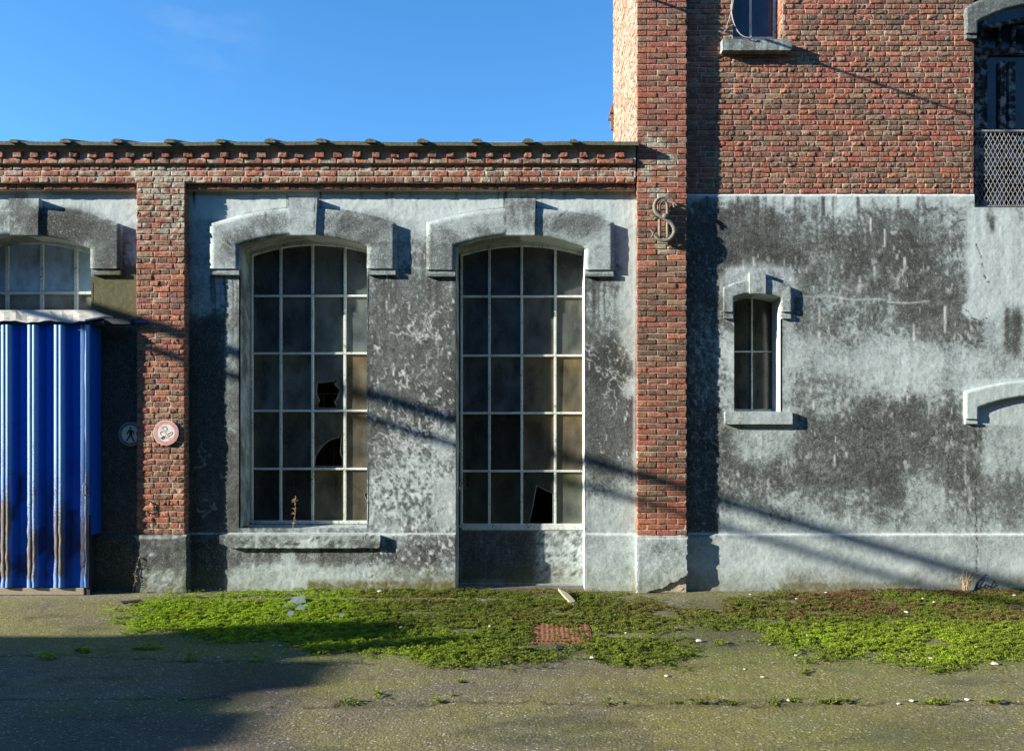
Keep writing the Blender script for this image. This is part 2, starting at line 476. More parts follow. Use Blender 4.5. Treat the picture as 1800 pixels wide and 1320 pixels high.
toward(brect(240, 330, 1000, 1040, 10), 0.45 + (nC - 0.5), 0.7)
toward(brect(1120, 1212, 940, 1045, 5), 0.24 + loc * 0.7, 0.85)
toward(blob(1165, 960, 30, 15, 0.5, 0.4), 0.45 + loc, 0.6)
# window surrounds: dark patches on pale stone
toward(brect(330, 1120, 330, 386, 7), 0.05 + loc * 0.5, 0.88)
for cx in (42, 533, 914.5):
    band = (np.abs(U - cx) < 168) & (V > 364 + 28 * ((U - cx) / 163) ** 2) & (V < 487) | ((np.abs(U - cx) < 30) & (V > 345) & (V < 415))
    toward(band * 1.0, 0.30 + (nA - 0.5) * 0.6 + loc * 1.3, 0.85)
toward(blob(430, 440, 55, 45, 0.35, 0.5), 0.55 + loc, 0.8); toward(blob(480, 395, 40, 16, 0.4, 0.5), 0.5 + loc, 0.8)
toward(blob(640, 405, 60, 30, 0.4, 0.5), 0.58 + loc, 0.8); toward(blob(672, 450, 30, 32, 0.4, 0.4), 0.5 + loc, 0.8)
toward(blob(120, 400, 75, 32, 0.3, 0.4), 0.85 + loc, 0.9); toward(blob(190, 440, 30, 40, 0.3, 0.4), 0.68 + loc, 0.8); toward(blob(30, 380, 30, 32, 0.4, 0.4), 0.5 + loc, 0.8)
toward(blob(780, 440, 40, 45, 0.4, 0.4), 0.52 + loc, 0.8); toward(blob(860, 405, 45, 12, 0.4, 0.4), 0.5 + loc, 0.7)
toward(blob(1000, 400, 60, 25, 0.4, 0.5), 0.55 + loc, 0.8); toward(blob(912, 385, 30, 28, 0.5, 0.4), 0.5 + loc, 0.8)
toward(brect(1690, 2000, 290, 312, 4), 0.62 + loc, 1.0)
toward(brect(1255, 1405, 290, 312, 4), 0.5 + loc * 2, 1.0)
# door panel below the second window: jamb shadow and sunlit side painted in
toward(brect(806, 945, 930, 1026, 6), 0.70 + loc * 1.5, 0.9)
toward(brect(945, 1030, 930, 1026, 10), 0.34 + (nC - 0.5) * 1.0, 0.9)
# dark runs under sills, ears and the cornice
rr_ = random.Random(5)
for x0_, x1_, y_, n_, L_ in ((400, 668, 966, 16, 40), (369, 420, 484, 6, 120), (646, 696, 484, 8, 150), (748, 800, 487, 7, 140), (1030, 1080, 487, 6, 110), (1275, 1393, 747, 9, 90), (1720, 1960, 366, 16, 120), (330, 1118, 336, 26, 40), (1215, 1710, 346, 30, 90)):
    for _ in range(n_):
        cx_ = rr_.uniform(x0_, x1_); L2 = L_ * rr_.uniform(0.3, 1.2); w_ = rr_.uniform(1.2, 3.5)
        j0 = max(0, int(cx_ - RX0 - 16)); j1 = min(RW, int(cx_ - RX0 + 16)); i0 = max(0, int(y_ - RY0 - 4)); i1 = min(RH, int(y_ - RY0 + L2 + 4))
        u_, v_ = U[i0:i1, j0:j1], V[i0:i1, j0:j1]
        m_ = np.exp(-((u_ - cx_ + warpx[i0:i1, j0:j1] * 0.15) / w_) ** 2) * sst(y_ - 3, y_ + 4, v_) * (1 - (v_ - y_) / L2).clip(0, 1) * rr_.uniform(0.3, 0.8)
        dirt_shade[i0:i1, j0:j1] = dirt_shade[i0:i1, j0:j1] * (1 - m_) + 0.9 * m_
# right building
toward(brect(1196, 1262, 400, 940, 8), 0.78 + loc, 0.8)  # pier's cast shadow painted as a dark strip
toward(blob(1240, 630, 30, 70, 0.5, 0.6), 0.45 + (nC - 0.5) * 0.9, 0.7)
toward(brect(1274, 1396, 470, 565, 4), 0.30 + loc, 0.8)
toward(brect(1376, 1398, 560, 830, 8), 0.30 + loc, 0.7)
toward(blob(1335, 770, 62, 52, 0.3, 0.3), 0.24 + loc, 0.8)
toward(brect(1272, 1395, 718, 750, 3), 0.28 + loc, 0.9)
toward(blob(1540, 640, 150, 36, 0.5, 0.6, 31), 0.22 + loc, 0.75)
toward(blob(1420, 620, 50, 22, 0.5, 0.6, 33), 0.34 + loc, 0.7)
toward(blob(1480, 700, 70, 26, 0.35, 0.5, 35), 0.36 + loc, 0.6)
toward(blob(1480, 450, 160, 60, 0.5, 0.6, 37), 0.66 + loc, 0.45)
toward(blob(1660, 540, 60, 55, 0.4, 0.6, 39), 0.62 + loc, 0.5)
toward(blob(1560, 780, 150, 75, 0.4, 0.6, 41), 0.74 + (nC - 0.5) * 0.6, 0.6)
toward(blob(1630, 890, 55, 75, 0.4, 0.4, 43), 0.28 + loc, 0.7)
toward(brect(1700, 2000, 366, 560, 9), 0.12 + (nS - 0.5) * 0.35, 0.9)
toward(brect(1720, 2000, 560, 690, 25), 0.30 + loc, 0.8)
toward(blob(1725, 545, 32, 18, 0.2, 0.4, 45), 0.12, 0.9)
toward(brect(1724, 2000, 712, 830, 12), 0.22 + loc, 0.8)
toward(brect(1722, 2000, 830, 920, 15), 0.48 + loc, 0.7)
toward(brect(1692, 2000, 666, 748, 2), 0.16, 0.9)
for cx_, y0_, y1_, w_ in ((1771, 530, 628, 5), (1785, 532, 632, 8), (1791, 535, 600, 4), (1744, 366, 420, 5), (1735, 366, 400, 4), (1795, 366, 395, 7)):
    m = np.exp(-((U - cx_ + warpx * 0.12) / w_) ** 2) * sst(y0_ - 6, y0_ + 30, V) * (1 - sst(y1_ - 25, y1_ + 4, V))
    toward(m, 0.92, 0.8)
dirt_shade = np.clip(dirt_shade, 0, 1)
white = np.zeros(U.shape)
def stroke(pts, r, val=1.0, arr=None):
    a = white if arr is None else arr
    for (x0, y0), (x1, y1) in zip(pts[:-1], pts[1:]):
        L = max(abs(x1 - x0), abs(y1 - y0), 1)
        i0 = int(max(0, min(y0, y1) - RY0 - 4 * r - 1)); i1 = int(min(RH, max(y0, y1) - RY0 + 4 * r + 2))
        j0 = int(max(0, min(x0, x1) - RX0 - 4 * r - 1)); j1 = int(min(RW, max(x0, x1) - RX0 + 4 * r + 2))
        if i1 <= i0 or j1 <= j0: continue
        u = U[i0:i1, j0:j1]; v = V[i0:i1, j0:j1]
        dx, dy = x1 - x0, y1 - y0
        t = np.clip(((u - x0) * dx + (v - y0) * dy) / (dx * dx + dy * dy + 1e-6), 0, 1)
        d2 = (u - x0 - t * dx) ** 2 + (v - y0 - t * dy) ** 2
        np.maximum(a[i0:i1, j0:j1], val * np.exp(-d2 / (r * r)), out=a[i0:i1, j0:j1])
def crackle(x, y, n, step, spread, r=0.9, val=0.9, up=-1.0):
    step *= 0.55; n = int(n * 1.6); r *= 0.72
    a = random.uniform(0, 6.28); pts = [(x, y)]
    for _ in range(n):
        a += random.uniform(-1.1, 1.1)
        x += math.cos(a) * step * spread; y += math.sin(a) * step * 0.8 + up * step * 0.35
        pts.append((x, y))
        if random.random() < 0.12 and n > 5: crackle(x, y, n // 3, step, spread, r * 0.85, val * 0.8, random.uniform(-1, 1))
    for k_ in range(0, len(pts) - 1):
        if random.random() < 0.8: stroke(pts[k_:k_ + 2], r * random.uniform(0.6, 1.25), val * random.uniform(0.35, 1))
for _ in range(13): crackle(random.uniform(705, 770), random.uniform(575, 690), 12, 6, 0.8, 1.3)
for _ in range(60): crackle(random.uniform(668, 795), random.uniform(745, 850), 11, 5, 0.9, 1.2)
for _ in range(22): crackle(random.uniform(1040, 1112), random.uniform(605, 690), 10, 5, 0.9, 1.2)
for _ in range(5): crackle(random.uniform(1060, 1100), random.uniform(700, 880), 10, 6, 0.4, 1.0)
for _ in range(30): crackle(random.uniform(1215, 1268), random.uniform(560, 860), 9, 6, 0.8, 1.3, 0.55)
for _ in range(8): crackle(random.uniform(340, 390), random.uniform(780, 930), 7, 5, 0.9, 1.5, 0.6)
for _ in range(10): crackle(random.uniform(660, 790), random.uniform(950, 1010), 8, 5, 1.2, 1.0, 0.4)
for _ in range(6): crackle(random.uniform(250, 320), random.uniform(950, 1030), 6, 6, 1.0, 1.0, 0.6)
for _ in range(6): crackle(random.uniform(1360, 1400), random.uniform(800, 900), 9, 6, 0.6, 1.2, 0.5)
stroke([(1435, 522), (1460, 521), (1480, 525), (1500, 528), (1530, 527), (1550, 526)], 1.6, 0.6)
stroke([(1560, 532), (1600, 534), (1632, 530)], 1.4, 0.6); stroke([(1370, 521), (1430, 522)], 1.2, 0.35)
for _ in range(420):   # short vertical runs and chips
    x = random.choice((random.uniform(1275, 1700), random.uniform(1275, 1720), random.uniform(655, 798), random.uniform(1032, 1115)))
    y = random.uniform(350, 930); L = random.choice((2, 3, 4, 6, 10, 16, 24))
    stroke([(x, y), (x + random.uniform(-1, 1), y + L * 0.6)], random.uniform(0.5, 1.0), random.uniform(0.15, 0.75))
for x, y, L, r in ((1661, 540, 44, 2.2), (1590, 455, 20, 2.2), (1606, 572, 26, 1.6), (1440, 540, 28, 1.6), (1430, 705, 14, 2.2), (1633, 708, 20, 1.3), (1537, 470, 16, 2), (1530, 385, 22, 1.6), (1555, 405, 30, 1.4),
                   (692, 640, 20, 1.4), (680, 530, 16, 1.6), (716, 660, 22, 1.2), (1467, 800, 18, 1.4), (1440, 585, 10, 2.6), (1325, 455, 12, 2.2), (1307, 460, 16, 1.8)):
    stroke([(x, y), (x, y + L)], r, 0.85)
stroke([(330, 938), (1118, 938)], 1.3, 0.75); stroke([(1210, 938), (2000, 938)], 1.6, 0.95); stroke([(1208, 343), (1712, 343)], 1.6, 0.9)
stroke([(1118, 940), (1118, 1044)], 1.6, 0.9); stroke([(1029, 940), (1031, 1036)], 1.2, 0.7); stroke([(239, 942), (327, 942)], 1.4, 0.6); stroke([(1118, 943), (1210, 943)], 1.6, 0.7)
stroke([(1115, 345), (1116, 930)], 2.4, 0.55)
scum = sst(0.57, 0.80, fbm(U / 8, V / 17, 61, 4, 0.7)) * sst(0.42, 0.6, fbm(U / 90, V / 70, 67, 3))
white = np.maximum(white, scum * 0.55 * (U > 1270) * (U < 1720) * (V > 360) * (V < 905))
white = np.maximum(white, 0.75 * sst(0.58, 0.74, fbm(U / 6, V / 9, 71, 3, 0.65)) * (U > 650) * (U < 800) * (V > 480) * sst(0.4, 0.6, nB + 0.0007 * (V - 560)))
white = np.maximum(white, 0.6 * sst(0.56, 0.72, fbm(U / 7, V / 9, 75, 3, 0.65)) * brect(942, 1028, 935, 1024, 8))  # pale weathering, painted only on the sunlit part of the door panel
white = np.maximum(white, 0.45 * sst(0.64, 0.8, fbm(U / 6, V / 8, 73, 3, 0.65)) * (U > 1200) * (U < 1275) * (V > 420))
# halo round the small window head
for k in range(46):
    a = math.pi * k / 45
    stroke([(1332 - math.cos(a) * 66, 512 - math.sin(a) * 44)] * 2, random.uniform(5, 9), 0.35)
cracks = np.zeros(U.shape)
def crackline(pts, r=0.9, v=1.0):
    q = []
    for (x0, y0), (x1, y1) in zip(pts[:-1], pts[1:]):
        n = max(2, int(math.hypot(x1 - x0, y1 - y0) / 6))
        for i in range(n): q.append((x0 + (x1 - x0) * i / n + random.uniform(-1.6, 1.6), y0 + (y1 - y0) * i / n + random.uniform(-1.6, 1.6)))
    q.append(pts[-1])
    for k_ in range(len(q) - 1): stroke(q[k_:k_ + 2], r * random.uniform(0.35, 0.9), v * random.uniform(0.3, 1.0), cracks)
for pts_ in ([(645, 431), (697, 430)], [(369, 432), (420, 430)], [(508, 350), (509, 412)], [(558, 350), (556, 412)], [(1028, 440), (1060, 418), (1080, 404)], [(748, 436), (800, 434)], [(886, 352), (890, 412)], [(942, 352), (940, 412)], [(160, 440), (213, 438)], [(600, 376), (603, 414)], [(470, 380), (474, 418)], [(840, 384), (846, 420)], [(985, 378), (982, 418)]):
    crackline(pts_, 0.9, 0.55)
crackline([(1716, 430), (1725, 455), (1728, 470)], 1.0); crackline([(1728, 480), (1735, 495), (1739, 497)], 0.8)
crackline([(1698, 388), (1680, 392), (1668, 405), (1655, 430)], 1.2, 0.8); crackline([(1697, 545), (1710, 560), (1725, 565), (1736, 560)], 1.1)
crackline([(1715, 760), (1715, 1035)], 1.0, 0.7); crackline([(1700, 745), (1701, 900)], 1.6, 0.25)
crackline([(1496, 706), (1505, 718), (1518, 720), (1540, 705)], 1.0, 0.8); crackline([(1680, 440), (1690, 470), (1682, 500), (1690, 530)], 0.9, 0.5)
crackline([(1655, 600), (1710, 600), (1745, 603)], 1.0, 0.6); crackline([(480, 952), (520, 955), (548, 951), (560, 944), (600, 950)], 1.0)
crackline([(650, 1014), (660, 1010)], 1.4); crackline([(735, 345), (735, 372)], 0.8, 0.5); crackline([(1150, 985), (1170, 1005), (1180, 1030)], 0.9, 0.8); crackline([(1048, 438), (1085, 415), (1118, 395)], 0.8, 0.4)
crackline([(730, 930), (760, 905), (798, 885)], 0.7, 0.5); crackline([(1555, 760), (1540, 800), (1546, 860)], 0.8, 0.3); crackline([(380, 600), (376, 640)], 1.2, 0.8)
dirt_shade = np.clip(dirt_shade + cracks * 0.9, 0, 1)
white = np.clip(white * (1 - cracks) * np.clip(0.45 + 1.9 * (nC - 0.3) + (nB - 0.5), 0, 1.1), 0, 1)
dirt_shade = np.clip(0.87 * (0.5 + (dirt_shade - 0.5) * 1.12) + 0.13 * sst(0.36, 0.58, dirt_shade) + 0.035, 0, 1)
green = np.clip(sst(985, 1040, V + (nB - 0.5) * 50) * (0.3 + 0.9 * nA), 0, 1) * 0.8
green = np.maximum(green, np.clip(brect(540, 802, 1020, 1060, 7) * (0.55 + 1.2 * nC), 0, 1.3))
green = np.maximum(green, np.clip(brect(1370, 1590, 1022, 1060, 6) * (0.5 + 1.2 * nC), 0, 1))
green = np.maximum(green, brect(160, 245, 480, 560, 14) * 0.8)
green = np.maximum(green, brect(1085, 1118, 560, 640, 10) * 0.15)
relief = (nB - 0.5) * 0.010 + (nC - 0.5) * 0.0035 + (nA - 0.5) * 0.012 - cracks * 0.006 + white * 0.001
def samp(a, px, py):
    j = np.clip((px - RX0).astype(int), 0, RW - 1); i = np.clip((py - RY0).astype(int), 0, RH - 1)
    return a[i, j]
def paint_cols(Vt):
    s = F / (D + Vt[:, 1])
    # facade coordinates (plain metres along the front, not the lens)
    px = CX + Vt[:, 0] * 140.0; py = CY - (Vt[:, 2] - EYE) * 140.0
    return np.stack([samp(dirt_shade, px, py), samp(white, px, py), samp(green, px, py), np.ones(len(px))], 1)

# ------------------------------------------------------------------ shape helpers
def grid_wall(name, px0, px1, py0, py1, yfun, holes, mat, parent, step=2.0, lines_x=(), lines_y=()):
    xs = list(np.arange(px0, px1, step)) + [px1] + [h[0] for h in holes] + [h[1] for h in holes] + list(lines_x)
    ys = list(np.arange(py0, py1, step)) + [py1] + [h[2] for h in holes] + [h[3] for h in holes] + list(lines_y)
    xs = np.unique(np.round([x for x in xs if px0 <= x <= px1], 2)); ys = np.unique(np.round([y for y in ys if py0 <= y <= py1], 2))
    gx, gy = np.meshgrid(xs, ys)
    fx, fy = gx.ravel(), gy.ravel()
    Y = yfun(fx, fy) - samp(relief, fx, fy)
    Vt = np.stack([(fx - CX) / 140.0, Y, EYE + (CY - fy) / 140.0], 1)
    nx, ny = len(xs), len(ys)
    i, j = np.meshgrid(np.arange(nx - 1), np.arange(ny - 1))
    q = np.stack([j * nx + i, (j + 1) * nx + i, (j + 1) * nx + i + 1, j * nx + i + 1], -1).reshape(-1, 4)
    cxm = ((xs[:-1] + xs[1:]) / 2)[i].ravel(); cym = ((ys[:-1] + ys[1:]) / 2)[j].ravel()
    keep = np.ones(len(q), bool)
    for h in holes: keep &= ~((cxm > h[0]) & (cxm < h[1]) & (cym > h[2]) & (cym < h[3]))
    cols = np.stack([samp(dirt_shade, fx, fy), samp(white, fx, fy), samp(green, fx, fy), np.ones(len(fx))], 1)
    return npmesh(name, Vt, q[keep], mat, parent, cols, True)

def gbox(x0, x1, y0, y1, z0, z1, step=0.03, jit=0.0, seed=0):
    """box with gridded faces; returns V,Q"""
    Vs, Qs, n = [], [], 0
    def face(o, a, b):
        nonlocal n
        o, a, b = map(np.array, (o, a, b))
        na = max(1, int(np.linalg.norm(a) / step)); nb = max(1, int(np.linalg.norm(b) / step))
        ta, tb = np.meshgrid(np.linspace(0, 1, na + 1), np.linspace(0, 1, nb + 1))
        vv = o + ta.reshape(-1, 1) * a + tb.reshape(-1, 1) * b
        i, j = np.meshgrid(np.arange(na), np.arange(nb))
        q = np.stack([j * (na + 1) + i, j * (na + 1) + i + 1, (j + 1) * (na + 1) + i + 1, (j + 1) * (na + 1) + i], -1).reshape(-1, 4)
        Vs.append(vv); Qs.append(q + n); n += len(vv)
    X, Yd, Z = x1 - x0, y1 - y0, z1 - z0
    face((x0, y0, z0), (X, 0, 0), (0, 0, Z)); face((x1, y1, z0), (-X, 0, 0), (0, 0, Z))
    face((x1, y0, z0), (0, Yd, 0), (0, 0, Z)); face((x0, y1, z0), (0, -Yd, 0), (0, 0, Z))
    face((x0, y0, z1), (X, 0, 0), (0, Yd, 0)); face((x0, y1, z0), (X, 0, 0), (0, -Yd, 0))
    Vt, Q = np.concatenate(Vs), np.concatenate(Qs)
    if jit:   # worn arrises: noise by position so shared edges stay closed
        p = Vt[:, 0] * 23 + Vt[:, 1] * 13.7; r = Vt[:, 2] * 23 + Vt[:, 1] * 7.3
        for ax in range(3): Vt[:, ax] += (fbm(p, r, seed + ax * 7, 3) - 0.5) * jit
    return Vt, Q
def plaster_box(name, px0, px1, py0, py1, yf, yb, parent, jit=0.012, mat='plaster', seed=0):
    Vt, Q = gbox(wx(px0, yf), wx(px1, yf), yf, yb, wz(py1, yf), wz(py0, yf), 0.03, jit, seed)
    return npmesh(name, Vt, Q, M[mat], parent, paint_cols(Vt))

def arc(cx, h, ys, yc, n):
    t = np.linspace(-1, 1, n)
    return cx + t * h, yc + (ys - yc) * t * t
def surround(parent, cx, hi, spring, crown, ho, ext_end, ext_crown, ear, mold, proud, key=None, back=0.36, reveal_bottom=None, jambs=True):
    nv, na, ntk = 12, 60, 6
    yf = -proud
    ax, ay = arc(cx, hi, spring, crown, na); bx, by = arc(cx, ho, ext_end, ext_crown, na)
    inx = np.concatenate([np.full(nv, cx - hi), ax, np.full(nv, cx + hi)]); iny = np.concatenate([np.linspace(ear, spring, nv + 1)[:-1], ay, np.linspace(spring, ear, nv + 1)[1:]])
    oux = np.concatenate([np.full(nv, cx - ho), bx, np.full(nv, cx + ho)]); ouy = np.concatenate([np.linspace(ear, ext_end, nv + 1)[:-1], by, np.linspace(ext_end, ear, nv + 1)[1:]])
    ns = len(inx)
    rows = []
    def X(p): return (p - CX) * (D + yf) / F
    def Z(p): return EYE + (CY - p) * (D + yf) / F
    pts = []
    pts.append((inx, iny, np.full(ns, 0.0)))          # inner edge back at the wall
    for t in np.linspace(0, 1, ntk + 1): pts.append((inx + (oux - inx) * t, iny + (ouy - iny) * t, np.full(ns, yf)))
    pts.append((oux, ouy, np.full(ns, 0.01)))
    Vt = np.concatenate([np.stack([X(a), c, Z(b)], 1) for a, b, c in pts])
    f = Vt[:, 1] < -0.001
    Vt[:, 1] += np.where(f, (fbm(Vt[:, 0] * 25, Vt[:, 2] * 25, 61, 3) - 0.5) * 0.008, 0)
    jx = (fbm(Vt[:, 0] * 26, Vt[:, 2] * 26, 62, 3) - 0.5) * 0.008; jz = (fbm(Vt[:, 0] * 26, Vt[:, 2] * 26, 66, 3) - 0.5) * 0.008
    Vt[:, 0] += jx; Vt[:, 2] += jz
    R_ = len(pts)
    q = [(r * ns + i, r * ns + i + 1, (r + 1) * ns + i + 1, (r + 1) * ns + i) for r in range(R_ - 1) for i in range(ns - 1)]
    o = npmesh('surround', Vt, q, M['plaster'], parent, paint_cols(Vt))
    # ends of the ears
    for sx in (-1, 1):
        a, b = sorted((cx + sx * hi, cx + sx * ho))
        mb = MB()
        mb.box(X(a) + 0.002, X(b) - 0.002, yf + 0.004, 0.0, Z(ear) - 0.004, Z(ear) + 0.03)
        mb.box(X(a) + 0.004, X(b) - 0.01, yf + 0.022, 0.0, Z(mold) + 0.02, Z(ear) - 0.004)
        mb.box(X(a) + 0.004, X(b) - 0.006, yf + 0.010, 0.0, Z(mold), Z(ear + 3) - 0.01)
        mb.build('ear_moulding', M['plaster'], parent, paintpx=True, bevel=0.003)
    if key:
        ht, hb, yt, yb_, kp = key
        pt = [(cx - hb, yb_), (cx + hb, yb_), (cx + ht, yt), (cx - ht, yt)]
        vs = []
        Vk, Qk = gbox(-1, 1, -kp, 0.0, 0, 1, 0.08, 0)
        tz = Vk[:, 2]; hw = hb + (ht - hb) * tz
        pyk = yb_ + (yt - yb_) * tz
        Vk = np.stack([(cx + Vk[:, 0] * hw - CX) * (D - kp) / F, Vk[:, 1], EYE + (CY - pyk) * (D - kp) / F], 1)
        Vk[:, 0] += (fbm(Vk[:, 0] * 20, Vk[:, 2] * 20, 71, 3) - 0.5) * 0.008
        npmesh('keystone', Vk, Qk, M['plaster'], parent, paint_cols(Vk))
    if reveal_bottom:
        # soffit and jambs going back to the frame
        xs = np.concatenate([[cx - hi] * 30, ax, [cx + hi] * 30])
        ys = np.concatenate([np.linspace(reveal_bottom, spring, 31)[:-1], ay, np.linspace(spring, reveal_bottom, 31)[1:]])
        ds = np.linspace(-0.001, back, 9)
        Vr = np.concatenate([np.stack([X(xs), np.full(len(xs), d), Z(ys)], 1) for d in ds])
        nn = len(xs)
        q = [(r * nn + i + 1, r * nn + i, (r + 1) * nn + i, (r + 1) * nn + i + 1) for r in range(len(ds) - 1) for i in range(nn - 1)]
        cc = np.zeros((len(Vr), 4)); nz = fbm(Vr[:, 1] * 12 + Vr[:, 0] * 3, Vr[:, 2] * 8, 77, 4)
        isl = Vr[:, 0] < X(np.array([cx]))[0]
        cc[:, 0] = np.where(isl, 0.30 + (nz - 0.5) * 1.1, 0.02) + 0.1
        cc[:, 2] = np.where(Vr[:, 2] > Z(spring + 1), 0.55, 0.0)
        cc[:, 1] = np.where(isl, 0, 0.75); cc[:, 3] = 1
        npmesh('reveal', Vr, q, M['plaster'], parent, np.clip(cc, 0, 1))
    return o

# ------------------------------------------------------------------ bricks
def brick_mesh(rects, face_y, depth, rough=1.0, axis='front', at=0.0):
    """rects: list of (u0,u1,z0,z1,(r,g,b),extra_out) ; returns V,Q,C. front bricks face -Y at face_y."""
    na, nb = 9, 5
    A = np.array([0, 0.0001, 0.05, 0.18, 0.32, 0.46, 0.6, 0.74, 0.87, 0.95, 0.9999, 1.0]); B = np.array([0, 0.0001, 0.14, 0.38, 0.62, 0.86, 0.9999, 1.0])
    na, nb = len(A), len(B)
    ga, gb = np.meshgrid(A, B); ga, gb = ga.ravel(), gb.ravel()
    ring = (ga < 0.00005) | (ga > 0.99995) | (gb < 0.00005) | (gb > 0.99995)
    edge = np.minimum(np.minimum(ga, 1 - ga) * 2.2, np.minimum(gb, 1 - gb))
    R = np.array([r[:4] for r in rects], float); C = np.array([r[4] for r in rects], float)
    ex = np.array([r[5] if len(r) > 5 else 0.0 for r in rects])
    n = len(R)
    inset = 0.0025
    j = RNG.uniform(-0.003, 0.003, (n, 4))
    u0 = (R[:, 0] + j[:, 0])[:, None]; u1 = (R[:, 1] + j[:, 1])[:, None]; z0 = (R[:, 2] + j[:, 2] * 0.6)[:, None]; z1 = (R[:, 3] + j[:, 3] * 0.6)[:, None]
    u = u0 + (u1 - u0) * ga; z = z0 + (z1 - z0) * gb
    amp = RNG.uniform(0.3, 1.3, n)[:, None] * rough
    bul = sst(0.0, 0.22, edge)[None, :]
    nz = fbm(u * 34 + 5 * RNG.uniform(0, 9, (n, 1)), z * 34, 91, 3, 0.6) - 0.42
    out = ex[:, None] + bul * 0.0025 * amp + nz * 0.021 * amp * (0.5 + 0.5 * bul) + RNG.uniform(-0.003, 0.004, n)[:, None]
    tilt = RNG.uniform(-0.006, 0.006, n)[:, None] * (ga - 0.5)[None, :]
    out = out + tilt
    dd = np.where(ring[None, :], -depth, out)
    u = u + (fbm(z * 60, u * 20, 95, 2) - 0.5) * 0.006; z = z + (fbm(u * 30, z * 30, 97, 2) - 0.5) * 0.005
    if axis == 'front': Vt = np.stack([u, face_y - dd, z], -1)
    elif axis == 'left': Vt = np.stack([at - dd, u, z], -1)
    else: Vt = np.stack([at + dd, u, z], -1)
    i, k = np.meshgrid(np.arange(na - 1), np.arange(nb - 1))
    q = np.stack([k * na + i, k * na + i + 1, (k + 1) * na + i + 1, (k + 1) * na + i], -1).reshape(-1, 4)
    if axis == 'left': q = q[:, ::-1]
    Q = (q[None] + (np.arange(n) * na * nb)[:, None, None]).reshape(-1, 4)
    Cv = np.repeat(C[:, None, :], na * nb, 1)
    # worn pale middles and dark arrises on the rough faces
    t = np.clip(nz * 2.2 * bul * amp, 0, 1)[..., None]
    Cv = Cv * (1 - t * 0.5) + np.array([0.40, 0.27, 0.18]) * t * 0.5
    return Vt.reshape(-1, 3), Q, Cv.reshape(-1, 3)
RED, ORANGE, BROWN, DARKB, BUFF, SMEAR = (0.30, 0.074, 0.044), (0.43, 0.14, 0.07), (0.19, 0.08, 0.05), (0.085, 0.056, 0.038), (0.27, 0.17, 0.105), (0.36, 0.325, 0.245)
def pick(weights):
    cs = (RED, ORANGE, BROWN, DARKB, BUFF, SMEAR)
    c = random.choices(cs, weights)[0]; f = random.uniform(0.85, 1.15)
    wt = sum(weights); mean = [sum(q[k] * w_ for q, w_ in zip(cs, weights)) / wt for k in range(3)]
    c = tuple(a * 0.80 + b * 0.20 for a, b in zip(c, mean))
    return (c[0] * f, c[1] * f * random.uniform(0.9, 1.1), c[2] * f)
def courses(u0, u1, z0, z1, pitch, bond, wfun, joint=0.010, holes=(), start=0):
    out = []
    nz_ = int(round((z1 - z0) / pitch)); pitch = (z1 - z0) / nz_
    S, H = 0.215 + joint, 0.105 + joint
    for c in range(nz_):
        za, zb = z0 + c * pitch + joint * 0.5, z0 + (c + 1) * pitch - joint * 0.5
        k = c + start
        if bond == 'english':
            L = S * 0.94 if k % 2 == 0 else H; off = 0 if k % 2 == 0 else H * 0.5
        elif bond == 'stretcher':
            L = S * 1.09; off = 0 if k % 2 == 0 else L * 0.5
        elif bond == 'header': L = H; off = random.uniform(0, H)
        elif bond == 'long': L = S; off = random.uniform(0, S)
        u = u0 - off
        while u < u1:
            a, b = max(u, u0), min(u + L, u1)
            Lr = L * (random.uniform(0.9, 1.1) if bond == 'english' else 1)
            b = min(u + Lr, u1); u += Lr
            segs = [(a, b)]
            for h in holes:
                if zb > h[2] and za < h[3]:
                    ns = []
                    for s0, s1 in segs:
                        if s1 <= h[0] or s0 >= h[1]: ns.append((s0, s1)); continue
                        if s0 < h[0]: ns.append((s0, h[0]))
                        if s1 > h[1]: ns.append((h[1], s1))
                    segs = ns
            for s0, s1 in segs:
                if s1 - s0 < 0.03: continue
                out.append((s0 + (joint * 0.5 if s0 > u0 + 1e-6 else 0), s1 - (joint * 0.5 if s1 < u1 - 1e-6 else 0), za, zb, pick(wfun((s0 + s1) / 2, (za + zb) / 2))))
    return out
def smear(Vt, C, amount, seed=41):
    """old lime wash and mortar left on the brick faces"""
    n = fbm(Vt[:, 0] * 9, Vt[:, 2] * 14, seed, 4, 0.6)
    a = amount(Vt[:, 0], Vt[:, 2]) if callable(amount) else amount
    t = sst(0.50, 0.58, n + (a - 0.5) * 0.6)[:, None]
    f = (0.75 + 0.5 * fbm(Vt[:, 0] * 30, Vt[:, 2] * 30, seed + 3, 2))[:, None]
    return C * (1 - t) + np.array(SMEAR) * f * t
def join(parts):
    Vs, Qs, Cs, n = [], [], [], 0
    for v, q, c in parts:
        Vs.append(v); Qs.append(q + n); Cs.append(c); n += len(v)
    return np.concatenate(Vs), np.concatenate(Qs), np.concatenate(Cs)

